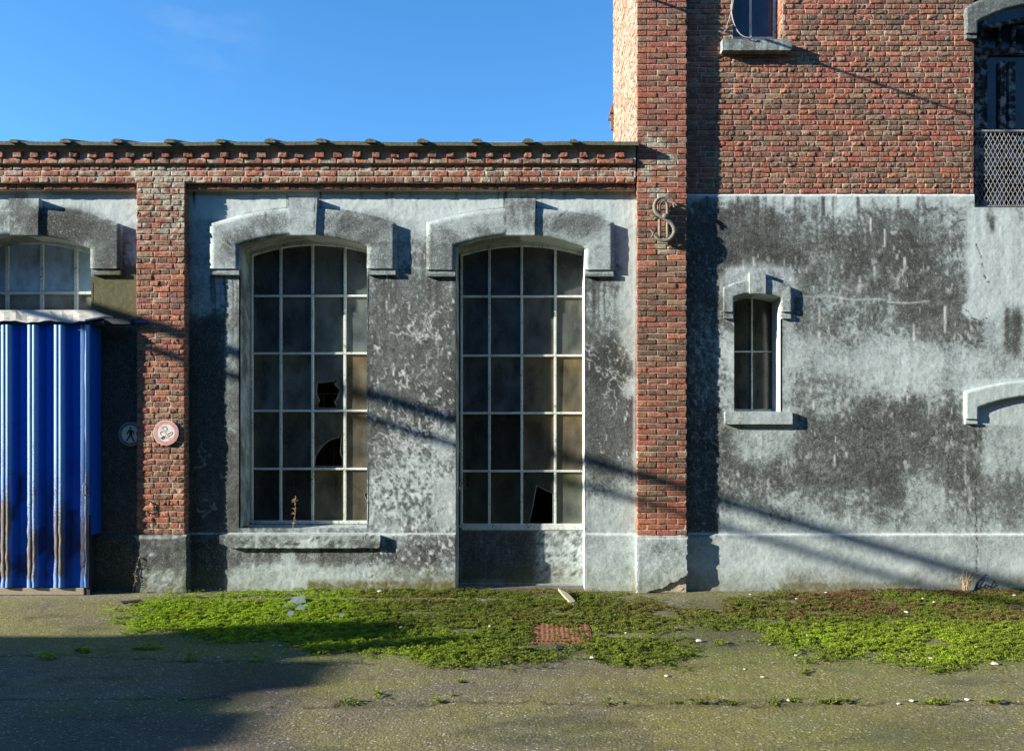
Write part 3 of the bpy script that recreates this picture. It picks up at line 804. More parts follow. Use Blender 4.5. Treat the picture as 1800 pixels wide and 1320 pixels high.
# ================================================================== GROUND
near = np.concatenate([np.arange(-9.0, -6.6, 0.06), np.arange(-6.6, 6.6, 0.025), np.arange(6.6, 9.01, 0.06)])
xs = np.concatenate([[-150, -80, -40, -25, -16, -12, -10], near, [10, 12, 16, 25, 40, 80, 150]])
ys = np.concatenate([[-150, -80, -40, -25, -16, -12, -10, -8, -7, -6.3], np.arange(-5.8, 0.06, 0.025), [0.3, 0.8, 1.5, 3, 6, 10, 20, 40, 80, 150]])
gx, gy = np.meshgrid(xs, ys)
fx, fy = gx.ravel(), gy.ravel()
dist = np.maximum(D + fy, 1.5)
gpx = CX + fx * F / dist; gpy = CY + F * EYE / dist
inview = (np.abs(fx) < 9) & (fy > -6) & (fy < 0.2)
g1 = fbm(fx * 0.9, fy * 0.9, 101, 4); g2 = fbm(fx * 3.2, fy * 3.2, 105, 4); g3 = fbm(fx * 14, fy * 14, 109, 3)
gdir = fbm((fx + fy * 1.6) * 1.3, (fy * 1.0 - fx * 0.35) * 5.0, 113, 4)
alg = 0.58 + (g1 - 0.5) * 1.6 + (g2 - 0.5) * 0.7 + (gdir - 0.5) * 0.9
alg += 0.35 * np.exp(-((gpx - 150) / 260) ** 2) * sst(1130, 1060, gpy) if False else 0
alg = np.where((gpx < 420) & (gpy < 1150), alg + 0.45, alg)
alg = np.where((gpx < 560) & (gpy > 1150), alg - 0.75 * sst(560, 480, gpx) * sst(1145, 1175, gpy), alg)  # shaded lower left painted as darker asphalt by thinning the algae
alg = np.where((gpx > 1150) & (gpy > 1160), alg + 0.22, alg)
tanv = np.zeros(len(fx))
tanv = np.maximum(tanv, np.exp(-((gpy - (1052 + (g2 - 0.5) * 8)) / 6.0) ** 2) * sst(300, 420, gpx) * (1 - sst(880, 960, gpx)))
tanv = np.maximum(tanv, 0.8 * np.exp(-((gpy - 1046) / 7.0) ** 2) * (1 - sst(330, 480, gpx)))
tanv = np.maximum(tanv, 0.6 * np.exp(-((gpy - 1054) / 7.0) ** 2) * sst(1040, 1090, gpx) * (1 - sst(1500, 1600, gpx)))
tanv = np.maximum(tanv, sst(0.55, 0.75, g2) * 0.35)
film = np.zeros(len(fx))
for (ca, cb, ra, rb, v_) in ((700, 1100, 520, 75, 1.0), (1560, 1110, 420, 85, 1.0), (200, 1085, 180, 45, 0.55), (1400, 1200, 420, 40, 0.5), (1550, 1290, 320, 50, 0.45), (330, 1240, 120, 22, 0.7), (120, 1250, 90, 16, 0.6), (700, 1190, 200, 24, 0.35), (1000, 1275, 260, 40, 0.3)):
    film = np.maximum(film, v_ * np.exp(-(((gpx - ca) / ra) ** 4 + ((gpy - cb) / rb) ** 4)))
film = np.clip(film * (0.15 + 1.5 * (g2 - 0.2)) + (gdir - 0.55) * film, 0, 1)
crk = np.zeros(len(fx))
def gcrack(pts, wd, val=1.0, wob=6):
    global crk
    p = [G(*q) for q in pts]
    wobx = (fbm(fx * 5, fy * 5, 131, 4) - 0.5) * 0.22 + (g3 - 0.5) * 0.05
    for a, b in zip(p[:-1], p[1:]):
        dx, dy = b.x - a.x, b.y - a.y
        t = np.clip(((fx - a.x) * dx + (fy - a.y) * dy) / (dx * dx + dy * dy), 0, 1)
        d = np.sqrt((fx - a.x - t * dx) ** 2 + (fy + wobx - a.y - t * dy) ** 2)
        crk = np.maximum(crk, val * np.exp(-(d / (wd * 0.62)) ** 2) * np.clip(g3 * 2.4 - 0.4, 0.15, 1))
gcrack([(-200, 1229), (240, 1230), (420, 1226)], 0.025, 0.8)
gcrack([(480, 1240), (620, 1236), (800, 1232), (1000, 1235), (1200, 1236), (1500, 1233), (1810, 1235)], 0.032, 0.9)
gcrack([(-100, 1157), (90, 1150), (330, 1160), (520, 1166), (700, 1165)], 0.03, 0.8)
gcrack([(80, 1148), (130, 1122), (180, 1100)], 0.018, 0.7)
gcrack([(985, 1150), (983, 1236)], 0.014, 0.5); gcrack([(1200, 1165), (1330, 1162), (1450, 1168)], 0.02, 0.5); gcrack([(30, 1110), (90, 1060)], 0.02, 0.3)
gz = (g2 - 0.5) * 0.012 + (g3 - 0.5) * 0.006 - crk * 0.02
gz = np.where(inview, gz, 0) * np.where(fy > -0.03, 0.3, 1) - 0.004
Vg = np.stack([fx, fy, gz], 1)
nx, ny = len(xs), len(ys)
i, j = np.meshgrid(np.arange(nx - 1), np.arange(ny - 1))
Qg = np.stack([j * nx + i, j * nx + i + 1, (j + 1) * nx + i + 1, (j + 1) * nx + i], -1).reshape(-1, 4)
stain_shade = sst(0.56, 0.74, fbm(fx * 1.5 + fy * 0.8, fy * 3.2 - fx * 0.5, 231, 5, 0.55)) * 0.42
for ca, cb, ra, rb, v_ in ((455, 1202, 115, 40, 0.55), (1260, 1118, 95, 26, 0.45), (1240, 1068, 70, 16, 0.4), (1630, 1290, 120, 30, 0.35), (620, 1142, 70, 14, 0.5), (250, 1300, 260, 50, 0.3), (985, 1140, 40, 20, 0.5)):  # lower-left patches paint the yard shadow darker, the others are stains
    stain_shade = np.maximum(stain_shade, v_ * np.exp(-(((gpx + (g2 - 0.5) * 60 - ca) / ra) ** 4 + ((gpy + (g2 - 0.5) * 16 - cb) / rb) ** 4)))
Cg = np.stack([np.clip(alg, 0, 1), np.clip(np.maximum(crk, stain_shade), 0, 1), np.clip(tanv, 0, 1), 1 - film], 1)
tag(npmesh('ground', Vg, Qg, M['asphalt'], None, Cg, True), 'cracked old asphalt yard with olive algae in front of the wall', 'ground', kind='structure')

# ================================================================== LOW WORKSHOP (left)
LB = tag(empty('workshop_building', (wx(600), 0, 0)), 'low single storey grey rendered workshop with brick pillar, cornice and tall arched windows', 'building')
W1 = (420, 645, 400, 928); W2 = (801, 1028, 400, 1040); W3 = (-75, 160, 400, 560)
grid_wall('rendered_wall', -420, 1119, 331, 938, lambda x, y: x * 0, [W1, W2, W3], M['plaster'], LB)
grid_wall('plinth', -420, 1119, 937, 1042, lambda x, y: -0.026 * sst(937.4, 941.5, y), [(420, 645, 900, 928), (801, 1028, 900, 1060)], M['plaster'], LB, lines_y=(938, 939, 940, 941, 942))

# left pillar: brick with a lime washed top
pY = -0.14
def pil_w(u, z):
    if z < wz(870, pY): return (5, 4, 2, 1, 0.6, 0)
    return (4, 1, 2.5, 2.2, 1.6, 0)
def pil_smear(x, z): return np.interp(z, [wz(460, pY), wz(420, pY), wz(330, pY)], [0.0, 0.46, 0.62])
px0, px1 = wx(240.5, pY), wx(324.5, pY)
rc = courses(px0, px1, wz(939, pY), wz(321, pY), 0.0715, 'english', pil_w)
ps = brick_mesh(rc, pY, 0.014, 1.0)
ps = (ps[0], ps[1], smear(ps[0], ps[2], pil_smear))
rs = courses(pY + 0.008, -0.004, wz(939, pY), wz(321, pY), 0.0715, 'header', pil_w)
sides = [brick_mesh(rs, 0, 0.012, 0.8, 'right', px1 - 0.006), brick_mesh(rs, 0, 0.012, 0.8, 'left', px0 + 0.006)]
pil = npmesh('brick_pillar', *join([ps] + sides)[:2], M['brick'], LB, join([ps] + sides)[2])
MB().box(px0 + 0.012, px1 - 0.012, pY + 0.004, 0.02, 0.0, wz(318, pY)).build('mortar', M['mortar'], pil)
plaster_box('pillar_base', 238, 327, 940, 1041, pY - 0.022, 0.0, LB, 0.02)

# cornice: recessed course, frieze, supporting course, dentils
xe0, xe1 = wx(-420), wx(1117, pY)
def fr_w(u, z): return (5, 2.5, 2, 0.6, 1.2, 0)
zt, zb_ = wz(290, pY), wz(321.5, pY)
parts = []
h3 = (zt - zb_) / 3
for k, bond in enumerate(('header', 'long', 'header')):
    parts.append(brick_mesh(courses(xe0, xe1, zb_ + k * h3, zb_ + (k + 1) * h3, h3, bond, fr_w, 0.014), pY, 0.02, 0.9))
v_, q_, c_ = join(parts)
c_ = smear(v_, c_, lambda x, z: np.where((x > wx(236, pY)) & (x < wx(330, pY)), 0.8, 0.42))
parts2 = [(v_, q_, c_)]
sY = -0.178
v_, q_, c_ = brick_mesh(courses(xe0, xe1, wz(288.5, sY), wz(278, sY), 0.075, 'long', fr_w, 0.014), sY, 0.07, 0.9)
parts2.append((v_, q_, smear(v_, c_, 0.42, 47)))
dY = -0.198
dl = []
x = -410
while x < 1100:
    o_ = random.uniform(-3, 3); dl.append((wx(x + o_, dY), wx(x + o_ + random.uniform(13, 17), dY), wz(277, dY), wz(266.5, dY), pick((5, 2.5, 2, 0.8, 1, 0))))
    x += 33.2
v_, q_, c_ = brick_mesh(dl, dY, 0.10, 1.1)
parts2.append((v_, q_, smear(v_, c_, 0.30, 49)))
rY = -0.088
v_, q_, c_ = brick_mesh(courses(xe0, xe1, wz(333.5, rY), wz(323.5, rY), 0.075, 'header', lambda u, z: (6, 1, 3, 1, 0.3, 0), 0.008), rY, 0.02, 0.5)
parts2.append((v_, q_, c_))
J = join(parts2)
cor = npmesh('brick_cornice', J[0], J[1], M['brick'], LB, J[2])
mb = MB()
mb.box(xe0, xe1, pY + 0.003, 0.05, zb_ + 0.004, zt)
mb.box(xe0, xe1, sY + 0.010, 0.05, wz(288, sY), wz(278, sY))
mb.box(xe0, xe1, -0.145, 0.05, wz(278, sY) + 0.002, wz(266, -0.145))
mb.box(xe0, xe1, -0.175, 0.05, wz(266, -0.175) + 0.002, wz(250, -0.175))
mb.box(xe0, xe1, rY + 0.008, 0.05, wz(333.5, rY), zb_ + 0.002)
Vm, Qm = [], []
mb.build('mortar', M['mortar'], cor)

# roof with raised rolls
rfY = -0.262; sl = math.tan(math.radians(17)); zr = wz(256, rfY)
RL = 7.4
rf = MB(); xr0, xr1 = wx(-420), wx(1123, rfY)
ths = 0.045
NS = 60
for k in range(NS):   # slightly sagging front edge
    xa = xr0 + (xr1 - xr0) * k / NS; xb = xr0 + (xr1 - xr0) * (k + 1) / NS
    za = math.sin(xa * 1.7) * 0.006 + math.sin(xa * 4.4) * 0.004; zc = math.sin(xb * 1.7) * 0.006 + math.sin(xb * 4.4) * 0.004
    rf.add([(xa, rfY, zr + za), (xb, rfY, zr + zc), (xb, rfY + RL, zr + zc + RL * sl), (xa, rfY + RL, zr + za + RL * sl),
            (xa, rfY, zr + za + ths), (xb, rfY, zr + zc + ths), (xb, rfY + RL, zr + zc + RL * sl + ths), (xa, rfY + RL, zr + za + RL * sl + ths)],
           [(0, 1, 5, 4), (4, 5, 6, 7), (3, 2, 1, 0), (0, 4, 7, 3), (1, 2, 6, 5)])
roof = rf.build('roof', M['roof'], LB)
for k in range(-4, 12):
    pxr = 28 + k * 89.4 + random.uniform(-6, 6)
    xc = wx(pxr, rfY); m2 = MB()
    n = 8
    for sg, (ya, yb2) in enumerate([(-0.035, 1.1), (1.06, RL)]):
        r0 = (0.05 if sg == 0 else 0.046) * random.uniform(0.85, 1.15)
        prof = [(xc + math.cos(math.pi * t / n) * r0 * (1.15 if t > n / 2 else 1.5), math.sin(math.pi * t / n) * r0 * 0.95) for t in range(n + 1)]
        a = [(x_, rfY + ya, zr + ths - 0.012 + ya * sl + h_) for x_, h_ in prof]; b = [(x_, rfY + yb2, zr + ths - 0.012 + yb2 * sl + h_) for x_, h_ in prof]
        m2.add(a + b, [(t, t + 1, n + 2 + t, n + 1 + t) for t in range(n)] + [tuple(range(n, -1, -1))] + [tuple(range(n + 1, 2 * n + 2))])
    m2.build('roof_roll', M['roof'], roof)

# inside of the workshop, dark
def shell(name, x0, x1, y0, y1, z0, z1, parent):
    m = MB()
    m.add([(x0, y0, z0), (x1, y0, z0), (x1, y1, z0), (x0, y1, z0), (x0, y0, z1), (x1, y0, z1), (x1, y1, z1), (x0, y1, z1)],
          [(0, 1, 2, 3), (7, 6, 5, 4), (3, 2, 6, 7), (0, 3, 7, 4), (2, 1, 5, 6)])
    return m.build(name, M['inside'], parent)
shell('interior_wall', wx(-420), wx(1112), 0.03, 6.9, 0.004, wz(268), LB)
pt = MB()
for k in range(26): pt.box(-4.4 + k * 0.16, -4.385 + k * 0.16, 2.6, 2.63, 0.5, 2.6)
for z in (0.5, 1.1, 1.7, 2.3, 2.6): pt.box(-4.4, -0.3, 2.595, 2.635, z, z + 0.03)
pt.build('interior_glazing_bars', M['hood'], LB)
MB().box(xr0, xr1, RL - 0.55, RL - 0.3, 0, zr + RL * sl - 0.15).build('rear_wall', M['mortar'], LB)

# ------------------------------------------------------------------ window maker
GY, FY = 0.365, 0.335
def pane_poly(mb_v, mb_f, outer, hole=None):
    bm = bmesh.new()
    def loop(pts):
        vs = [bm.verts.new((p[0], 0, p[1])) for p in pts]
        return [bm.edges.new((vs[k], vs[(k + 1) % len(vs)])) for k in range(len(vs))]
    es = loop(outer)
    if hole: es += loop(hole)
    bmesh.ops.triangle_fill(bm, edges=es, use_beauty=True, use_dissolve=False, normal=(0, -1, 0))
    n = len(mb_v); bm.verts.index_update()
    for v in bm.verts: mb_v.append((v.co.x, v.co.z))
    for f in bm.faces: mb_f.append([v.index + n for v in f.verts])
    bm.free()
def make_window(parent, xs, ys, top_arc, breaks, tint, gy=GY, bar=4.4, frosted=False, edge_bar=4.0, bottom_bar=6.0):
    """xs: bar positions (first/last are the frame sides), ys: transom positions, last is the bottom. breaks: {(col,row): outline of the whole left pane part or hole}"""
    fy = gy - 0.03
    m = MB()
    s = (D + gy) / F; k_ = 0.5
    cx, h, spring, crown = top_arc
    def top(x): return crown + (spring - crown) * min(1.3, ((x - cx) / h) ** 2)
    for n_, x in enumerate(xs):
        hw = (edge_bar if n_ in (0, len(xs) - 1) else bar) * 0.5
        m.pbox(x - hw, x + hw, top(x) - 2, ys[-1], fy + (0.004 if n_ not in (0, len(xs) - 1) else -0.006), gy + 0.02)
    for n_, y in enumerate(ys):
        last = n_ == len(ys) - 1
        hw = (bottom_bar if last else bar * 0.85) * 0.5
        m.pbox(xs[0], xs[-1], y - hw, y + hw, fy + (-0.009 if last else 0.0), gy + 0.017)
    aw = 4
    px_ = np.linspace(xs[0], xs[-1], 25)
    for a, b in zip(px_[:-1], px_[1:]):
        m.pprism([(a, top(a) + aw), (b, top(b) + aw), (b, top(b) - 14), (a, top(a) - 14)], fy - 0.012, gy + 0.014)
    m.build('frame', M['paint'], parent, bevel=0.004)
    vv, ff, cc = [], [], []
    tilt = {}
    for ci in range(len(xs) - 1):
        y0 = None
        for ri in range(len(ys)):
            xa, xb = xs[ci], xs[ci + 1]
            yb_ = ys[ri]
            if ri == 0: outer = [(xa, yb_), (xb, yb_), (xb, top(xb)), ((xa + xb) / 2, top((xa + xb) / 2)), (xa, top(xa))]
            else: outer = [(xa, yb_), (xb, yb_), (xb, ys[ri - 1]), (xa, ys[ri - 1])]
            base = len(vv)
            t = tint(ci, ri); tl = (random.uniform(-0.006, 0.006), random.uniform(-0.006, 0.006))
            if (ci, ri) in breaks:
                pane_poly(vv, ff, outer, breaks[(ci, ri)])
                cc += [t] * (len(vv) - base)
            elif ri == 0:
                vv += outer; ff.append(list(range(base, base + 5))); cc += [t] * 5
            else:
                na, nb = 8, 12
                f_ = random.uniform(0, 50)
                for jj in range(nb + 1):
                    for ii in range(na + 1):
                        a, b = ii / na, jj / nb
                        vv.append((xa + (xb - xa) * a, yb_ + (ys[ri - 1] - yb_) * b))
                        e = max(0, 1 - 4 * min(a, 1 - a, b, 1 - b))
                        g_ = float(fbm(a * 3 + f_, b * 4, 141, 3))
                        k2 = 0.55 + 0.9 * g_ + 0.35 * e * e
                        bn = max(0.0, b - 0.45) * (0.9 if ri >= 2 else 0.3) + 0.8 * max(0, e - 0.3) * 0.5
                        cc.append((t[0] * k2 * (1 + 0.35 * bn), t[1] * k2, t[2] * k2 * (1 - 0.6 * bn), min(1, t[3] * (0.8 + 0.4 * g_ + 0.3 * e))))
                for jj in range(nb + 1):
                    for ii in range(na + 1): tilt[base + jj * (na + 1) + ii] = tl[0] * (ii / na - 0.5) + tl[1] * (jj / nb - 0.5)
                for jj in range(nb):
                    for ii in range(na):
                        p = base + jj * (na + 1) + ii
                        ff.append([p, p + 1, p + na + 2, p + na + 1])
    off = offset(parent)
    me = bpy.data.meshes.new('pane')
    me.from_pydata([((x - CX) * s - off.x, gy + tilt.get(q_, 0.0) - off.y, EYE + (CY - y) * s - off.z) for q_, (x, y) in enumerate(vv)], [], ff)
    finish('pane', me, M['glass'], parent, np.array(cc), False, 0)
    for (ci, ri), hole in breaks.items():   # bright broken rims and hairline cracks
        m = MB(); hp_ = [P(x, y, gy) for x, y in hole]; hp_.append(hp_[0])
        m.tube(hp_, 0.0028, 4); m.build('broken_edge', M['shard'], parent)
        hc = sum(hp_[:-1], Vector()) / len(hole)
        x_lo, x_hi, z_lo, z_hi = wx(xs[ci], gy) + 0.03, wx(xs[ci + 1], gy) - 0.03, wz(ys[ri], gy) + 0.03, wz(ys[ri - 1], gy) - 0.03
        for k in random.sample(range(len(hole)), min(5, len(hole))):
            p0 = hp_[k]; d = (p0 - hc).normalized(); L = random.uniform(0.08, 0.3)
            p2 = p0 + d * L; p2.x = min(max(p2.x, x_lo), x_hi); p2.z = min(max(p2.z, z_lo), z_hi)
            if (p2 - p0).length < 0.04: continue
            p1 = (p0 + p2) / 2 + Vector((random.uniform(-.015, .015), 0, random.uniform(-.015, .015)))
            m = MB(); m.tube([p0 + Vector((0, -0.002, 0)), p1 + Vector((0, -0.002, 0)), p2 + Vector((0, -0.002, 0))], 0.0014, 4)
            m.build('glass_crack', M['dark'], parent)

GREYG, BROWNG, DARKG, BLUEG = (0.105, 0.12, 0.115), (0.105, 0.096, 0.072), (0.035, 0.036, 0.034), (0.07, 0.10, 0.13)
def tint1(c, r):  # panes tinted as sunlit on the right, jamb-shaded on the left
    if r <= 1: b = (0.10, 0.125, 0.125) if c >= 2 else (0.075, 0.092, 0.098)
    elif r == 2: b = GREYG if c < 3 else BROWNG
    elif r == 3: b = (0.062, 0.066, 0.062) if c < 2 else (0.10, 0.096, 0.076)
    else: b = (0.035, 0.034, 0.028) if c < 2 else (0.11, 0.1, 0.07)
    return (*b, 0.86)
def tint2(c, r):  # same painted split: shaded left columns darker, sunlit right ones paler
    if r <= 1: b = (0.07, 0.09, 0.098) if c < 2 else (0.09, 0.10, 0.096)
    elif r == 2: b = (0.085, 0.095, 0.098) if c < 2 else (0.10, 0.09, 0.066)
    elif r == 3: b = (0.05, 0.05, 0.045) if c != 1 else (0.03, 0.03, 0.028); b = (0.095, 0.086, 0.064) if c >= 2 else b
    else: b = (0.055, 0.055, 0.042) if c < 3 else (0.10, 0.115, 0.095)
    return (*b, 0.88)
win1 = empty('window', (wx(533), 0, wz(928)), LB); win1['label'] = 'left tall arched window with three broken panes'
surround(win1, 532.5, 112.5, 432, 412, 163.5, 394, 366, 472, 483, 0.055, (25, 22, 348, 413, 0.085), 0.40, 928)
make_window(win1, [442, 493, 549, 606, 662], [520, 621, 722, 824, 918], (552, 110, 446, 427),
            {(2, 2): [(558, 672), (563, 673), (585, 670), (594, 664), (588, 675), (598, 686), (592, 702), (588, 706), (593, 717), (561, 717), (557, 712), (562, 704), (556, 692)],
             (2, 3): [(554, 803), (565, 785), (580, 773), (600, 768), (598, 798), (602, 806), (602, 819), (554, 819)],
             (3, 4): [(640, 868), (656, 854), (658, 895), (646, 884)]}, tint1)
Vt, Q = gbox(wx(400, -0.085), wx(668, -0.085), -0.085, 0.0, wz(963, -0.085), wz(941, -0.085), 0.025, 0.012, 5)
v2_, q2_ = gbox(wx(420, 0) + 0.004, wx(645, 0) - 0.004, -0.084, 0.36, wz(941, -0.085) - 0.05, wz(941, -0.085) - 0.001, 0.03, 0.01, 8)
v2_[:, 2] += np.clip(v2_[:, 1] + 0.08, 0, 1) * 0.22
J = join([(Vt, Q, paint_cols(Vt)), (v2_, q2_, np.tile([[0.30, 0, 0.12, 1]], (len(v2_), 1)))])
npmesh('window_sill', J[0], J[1], M['plaster'], win1, J[2])

win2 = empty('door', (wx(914), 0, 0), LB); win2['label'] = 'right tall arched glazed door with dark panel at its foot and one broken pane'
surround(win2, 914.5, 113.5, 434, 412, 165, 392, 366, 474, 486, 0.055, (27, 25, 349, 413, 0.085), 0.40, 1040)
make_window(win2, [811, 860, 917, 976, 1026], [521, 625, 726, 828, 926], (918, 108, 446, 429),
            {(2, 4): [(943, 853), (960, 862), (972, 867), (972, 921), (930, 921), (938, 882)]}, tint2, bottom_bar=11)
plaster_box('door_panel', 808, 1027, 931, 1026, 0.338, 0.39, win2, 0.004)
plaster_box('threshold', 803, 1029, 1026, 1046, 0.28, 0.5, win2, 0.01)

win3 = empty('window', (wx(40), 0, wz(560)), LB); win3['label'] = 'arched window with frosted panes in painted sky-reflection blue above the blue sliding door'
surround(win3, 42, 117, 437, 412, 170, 394, 368, 472, 483, 0.055, (26, 24, 349, 413, 0.085), 0.38, 560)
make_window(win3, [-63, -48, 12, 73, 133, 168], [515, 556], (52, 116, 446, 424), {}, lambda c, r: ((0.40, 0.54, 0.64, 1.0) if r == 0 else (0.25, 0.25, 0.21, 1.0)), bar=6)  # sky reflection painted into the pale blue of the top panes

# ------------------------------------------------------------------ blue sliding door
sd_ = empty('sliding_door', (wx(60), -0.28, 0), LB); sd_['label'] = 'blue corrugated metal sliding door with worn, glare-painted ribs under a zinc hood'
BY = -0.28
sc_ = (D + BY) / F
prof = []
for k in range(-9, 4):
    x = 5 + k * 46.3
    for dx, o in ((0, 0), (2.6, 0.060), (9.5, 0.066), (10.4, 0.054), (11.4, 0.066), (17.5, 0.070), (18.6, 0.0), (30, 0.0), (31, 0.006), (32, 0.0)):
        if x + dx < 149: prof.append((x + dx, o))
prof += [(149, 0.0), (152, 0.045), (157, 0.05), (158.5, 0.0)]
zs = np.linspace(wz(1031, BY), wz(572, BY), 70)
pr = np.array(prof)
nP = len(pr)
xx = np.tile(pr[:, 0], len(zs)); oo = np.tile(pr[:, 1], len(zs)); zz = np.repeat(zs, nP)
wob = (fbm(xx / 30, zz * 2.2, 151, 3) - 0.5)
dent = (fbm(xx / 9 + 40, zz * 9, 153, 3) - 0.5) * sst(1.7, 0.2, zz)
Vd = np.stack([(xx - CX) * sc_ + wob * 0.009 + dent * 0.02, BY - oo * (1 + wob * 0.25) + dent * 0.012, zz], 1)
i, j = np.meshgrid(np.arange(nP - 1), np.arange(len(zs) - 1))
Qd = np.stack([j * nP + i, j * nP + i + 1, (j + 1) * nP + i + 1, (j + 1) * nP + i], -1).reshape(-1, 4)
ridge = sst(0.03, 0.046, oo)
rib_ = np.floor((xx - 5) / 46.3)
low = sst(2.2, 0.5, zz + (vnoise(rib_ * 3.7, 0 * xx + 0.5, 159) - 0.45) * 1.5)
nz_ = fbm(xx / 12, zz * 3, 155, 4)
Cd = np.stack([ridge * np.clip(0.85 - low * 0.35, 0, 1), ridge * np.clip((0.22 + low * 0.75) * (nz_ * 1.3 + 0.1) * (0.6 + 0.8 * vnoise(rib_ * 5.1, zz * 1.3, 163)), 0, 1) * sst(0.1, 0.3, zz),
               (1 - ridge) * np.clip(low * 1.6 * sst(0.44, 0.62, nz_) * sst(0.12, 0.3, zz) * sst(0, 0.01, 0.02 + 0 * oo), 0, 1), np.ones(len(xx))], 1)
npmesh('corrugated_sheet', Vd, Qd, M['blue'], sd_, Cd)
m = MB(); m.box(wx(158.5, BY) - 0.012, wx(158.5, BY), BY + 0.004, -0.03, 0.72, wz(573, BY)).build('side_panel', M['blue'], sd_, cols=np.tile([[0, 0, 0.15, 1]], (8, 1)))
m = MB(); m.pprism([(151, 1046), (158, 1046), (158, 905), (155, 905)], BY - 0.02, BY + 0.012)
m.add([(wx(161, -0.1), -0.10, 0), (wx(170, -0.06), -0.06, 0), (wx(161, -0.06), -0.06, 0.95), (wx(158, -0.1), -0.1, 0.95)], [(0, 1, 2, 3), (3, 2, 1, 0)])
m.build('edge_post', M['dark'], sd_)
m = MB(); hp = [P(155, 850, BY - 0.055), P(148, 851, BY - 0.095), P(146.5, 853, BY - 0.1), P(146.5, 868, BY - 0.1), P(148, 870, BY - 0.095), P(155, 871, BY - 0.055)]
m.tube(hp, 0.009, 6).build('handle', M['blue'], sd_, cols=np.tile([[0.5, 0, 0, 1]], (len(m.v), 1)), smooth=True)
m = MB(); m.box(wx(-420), wx(150, BY), BY - 0.03, BY + 0.06, 0.0, 0.085).build('bottom_rail', M['wood'], sd_, bevel=0.006)
m = MB(); m.pbox(-420, 182, 565, 572.5, BY + 0.0, BY + 0.06); m.pbox(176, 229, 560, 570, -0.23, -0.12); m.pbox(229, 262, 566.5, 569.5, -0.20, -0.185)
m.build('door_rail', M['dark'], sd_, bevel=0.004)
m = MB(); m.pbox(-420, 160, 565.5, 570.5, BY - 0.012, BY - 0.002); m.pbox(238, 259, 564.5, 571, -0.182, -0.146)
m.build('rail_cover', M['blue'], sd_, bevel=0.003, cols=np.tile([[0.1, 0, 0.2, 1]], (16, 1)))
# hood
hx = np.linspace(-420, 180, 60); hv = []; hf = []
for n_, x in enumerate(hx):
    e = 1 - float(sst(150, 180, x))
    wv = math.sin(x * 0.09) * 0.012 + math.sin(x * 0.23 + 1) * 0.006
    a = Vector((wx(min(x, 166), 0.25), 0.25, wz(544, 0.0) + 0.012)); b = Vector((wx(min(x, 166), -0.03), -0.03, wz(545, -0.03)))
    c = Vector((wx(x, -0.36), -0.36 * e - 0.12 * (1 - e), wz(562.5, -0.36) + wv + 0.09 * (1 - e)))
    d_ = c + Vector((0, -0.006, -0.02))
    for q in (a, b, b * 0.5 + c * 0.5 + Vector((0, 0, wv * 0.7)), c, d_): hv.append(q)
for n_ in range(len(hx) - 1):
    for r in range(4): hf.append((n_ * 5 + r, n_ * 5 + r + 1, n_ * 5 + r + 6, n_ * 5 + r + 5))
mh = MB(); mh.add(hv, hf); oh = mh.build('hood', M['hood'], sd_)
so = oh.modifiers.new('thick', 'SOLIDIFY'); so.thickness = 0.006

# ================================================================== TALL BRICK BUILDING (right)
TB = tag(empty('brick_building', (wx(1500), 0, 0)), 'tall brick building with grey rendered ground floor, corner pier and small arched window', 'building')
tx0, tx1 = wx(1120, pY), wx(1207.5, pY)
ZT = 10.0
xR = wx(2000)
def pier_w(u, z):
    t = (z - 1.0) / 6
    if z < wz(880, pY): return (6, 3, 1.5, 0.6, 0.4, 0.2)
    if z > wz(400, pY): return (5, 0.9, 2.8, 1.4, 1.2, 0.0)
    return (3.4, 0.6, 3.2, 3.0, 1.0, 0.0)
rc = courses(tx0, tx1, wz(941, pY), ZT, 0.0692, 'stretcher', pier_w)
pm = brick_mesh(rc, pY, 0.014, 0.6)
def pier_smear(x, z):
    a = np.full(len(x), -0.2)
    for cx_, cy_, rx_, ry_ in ((1150, 252, 28, 12), (1135, 300, 16, 18), (1155, 340, 22, 10), (1170, 285, 20, 14), (1165, 435, 10, 14)):
        d2 = ((x - wx(cx_, pY)) * 140 / rx_) ** 2 + ((z - wz(cy_, pY)) * 140 / ry_) ** 2
        a = np.maximum(a, 1.15 * np.exp(-d2))
    return a
pm = (pm[0], pm[1], smear(pm[0], pm[2], pier_smear, 53))
rs = courses(pY + 0.008, -0.004, wz(941, pY), ZT, 0.0692, 'header', pier_w)
lf = courses(pY + 0.008, 0.42, wz(250, 0), ZT, 0.0692, 'english', lambda u, z: (0.2, 1.0, 0.2, 0.0, 4, 9))
lf2 = courses(0.43, 3.42, wz(250, 0), ZT, 0.0692, 'english', lambda u, z: (0.2, 1.0, 0.2, 0.0, 4, 9))
left_low = courses(pY + 0.008, -0.004, wz(941, pY), wz(250, 0), 0.0692, 'header', pier_w)
J = join([pm, brick_mesh(rs, 0, 0.012, 0.6, 'right', tx1 - 0.006), brick_mesh(left_low, 0, 0.012, 0.6, 'left', tx0 + 0.006),
          brick_mesh(lf, 0, 0.012, 0.8, 'left', tx0 + 0.006), brick_mesh(lf2, 0, 0.012, 0.8, 'left', tx0 + 0.03)])
pier = npmesh('brick_pier', J[0], J[1], M['brick'], TB, J[2])
m = MB(); m.box(tx0 + 0.010, tx1 - 0.010, pY + 0.005, 0.02, 0.0, ZT - 0.01); m.box(tx0 + 0.036, tx0 + 0.3, 0.02, 3.41, 0, ZT - 0.01)
m.build('mortar', M['mortar'], pier)
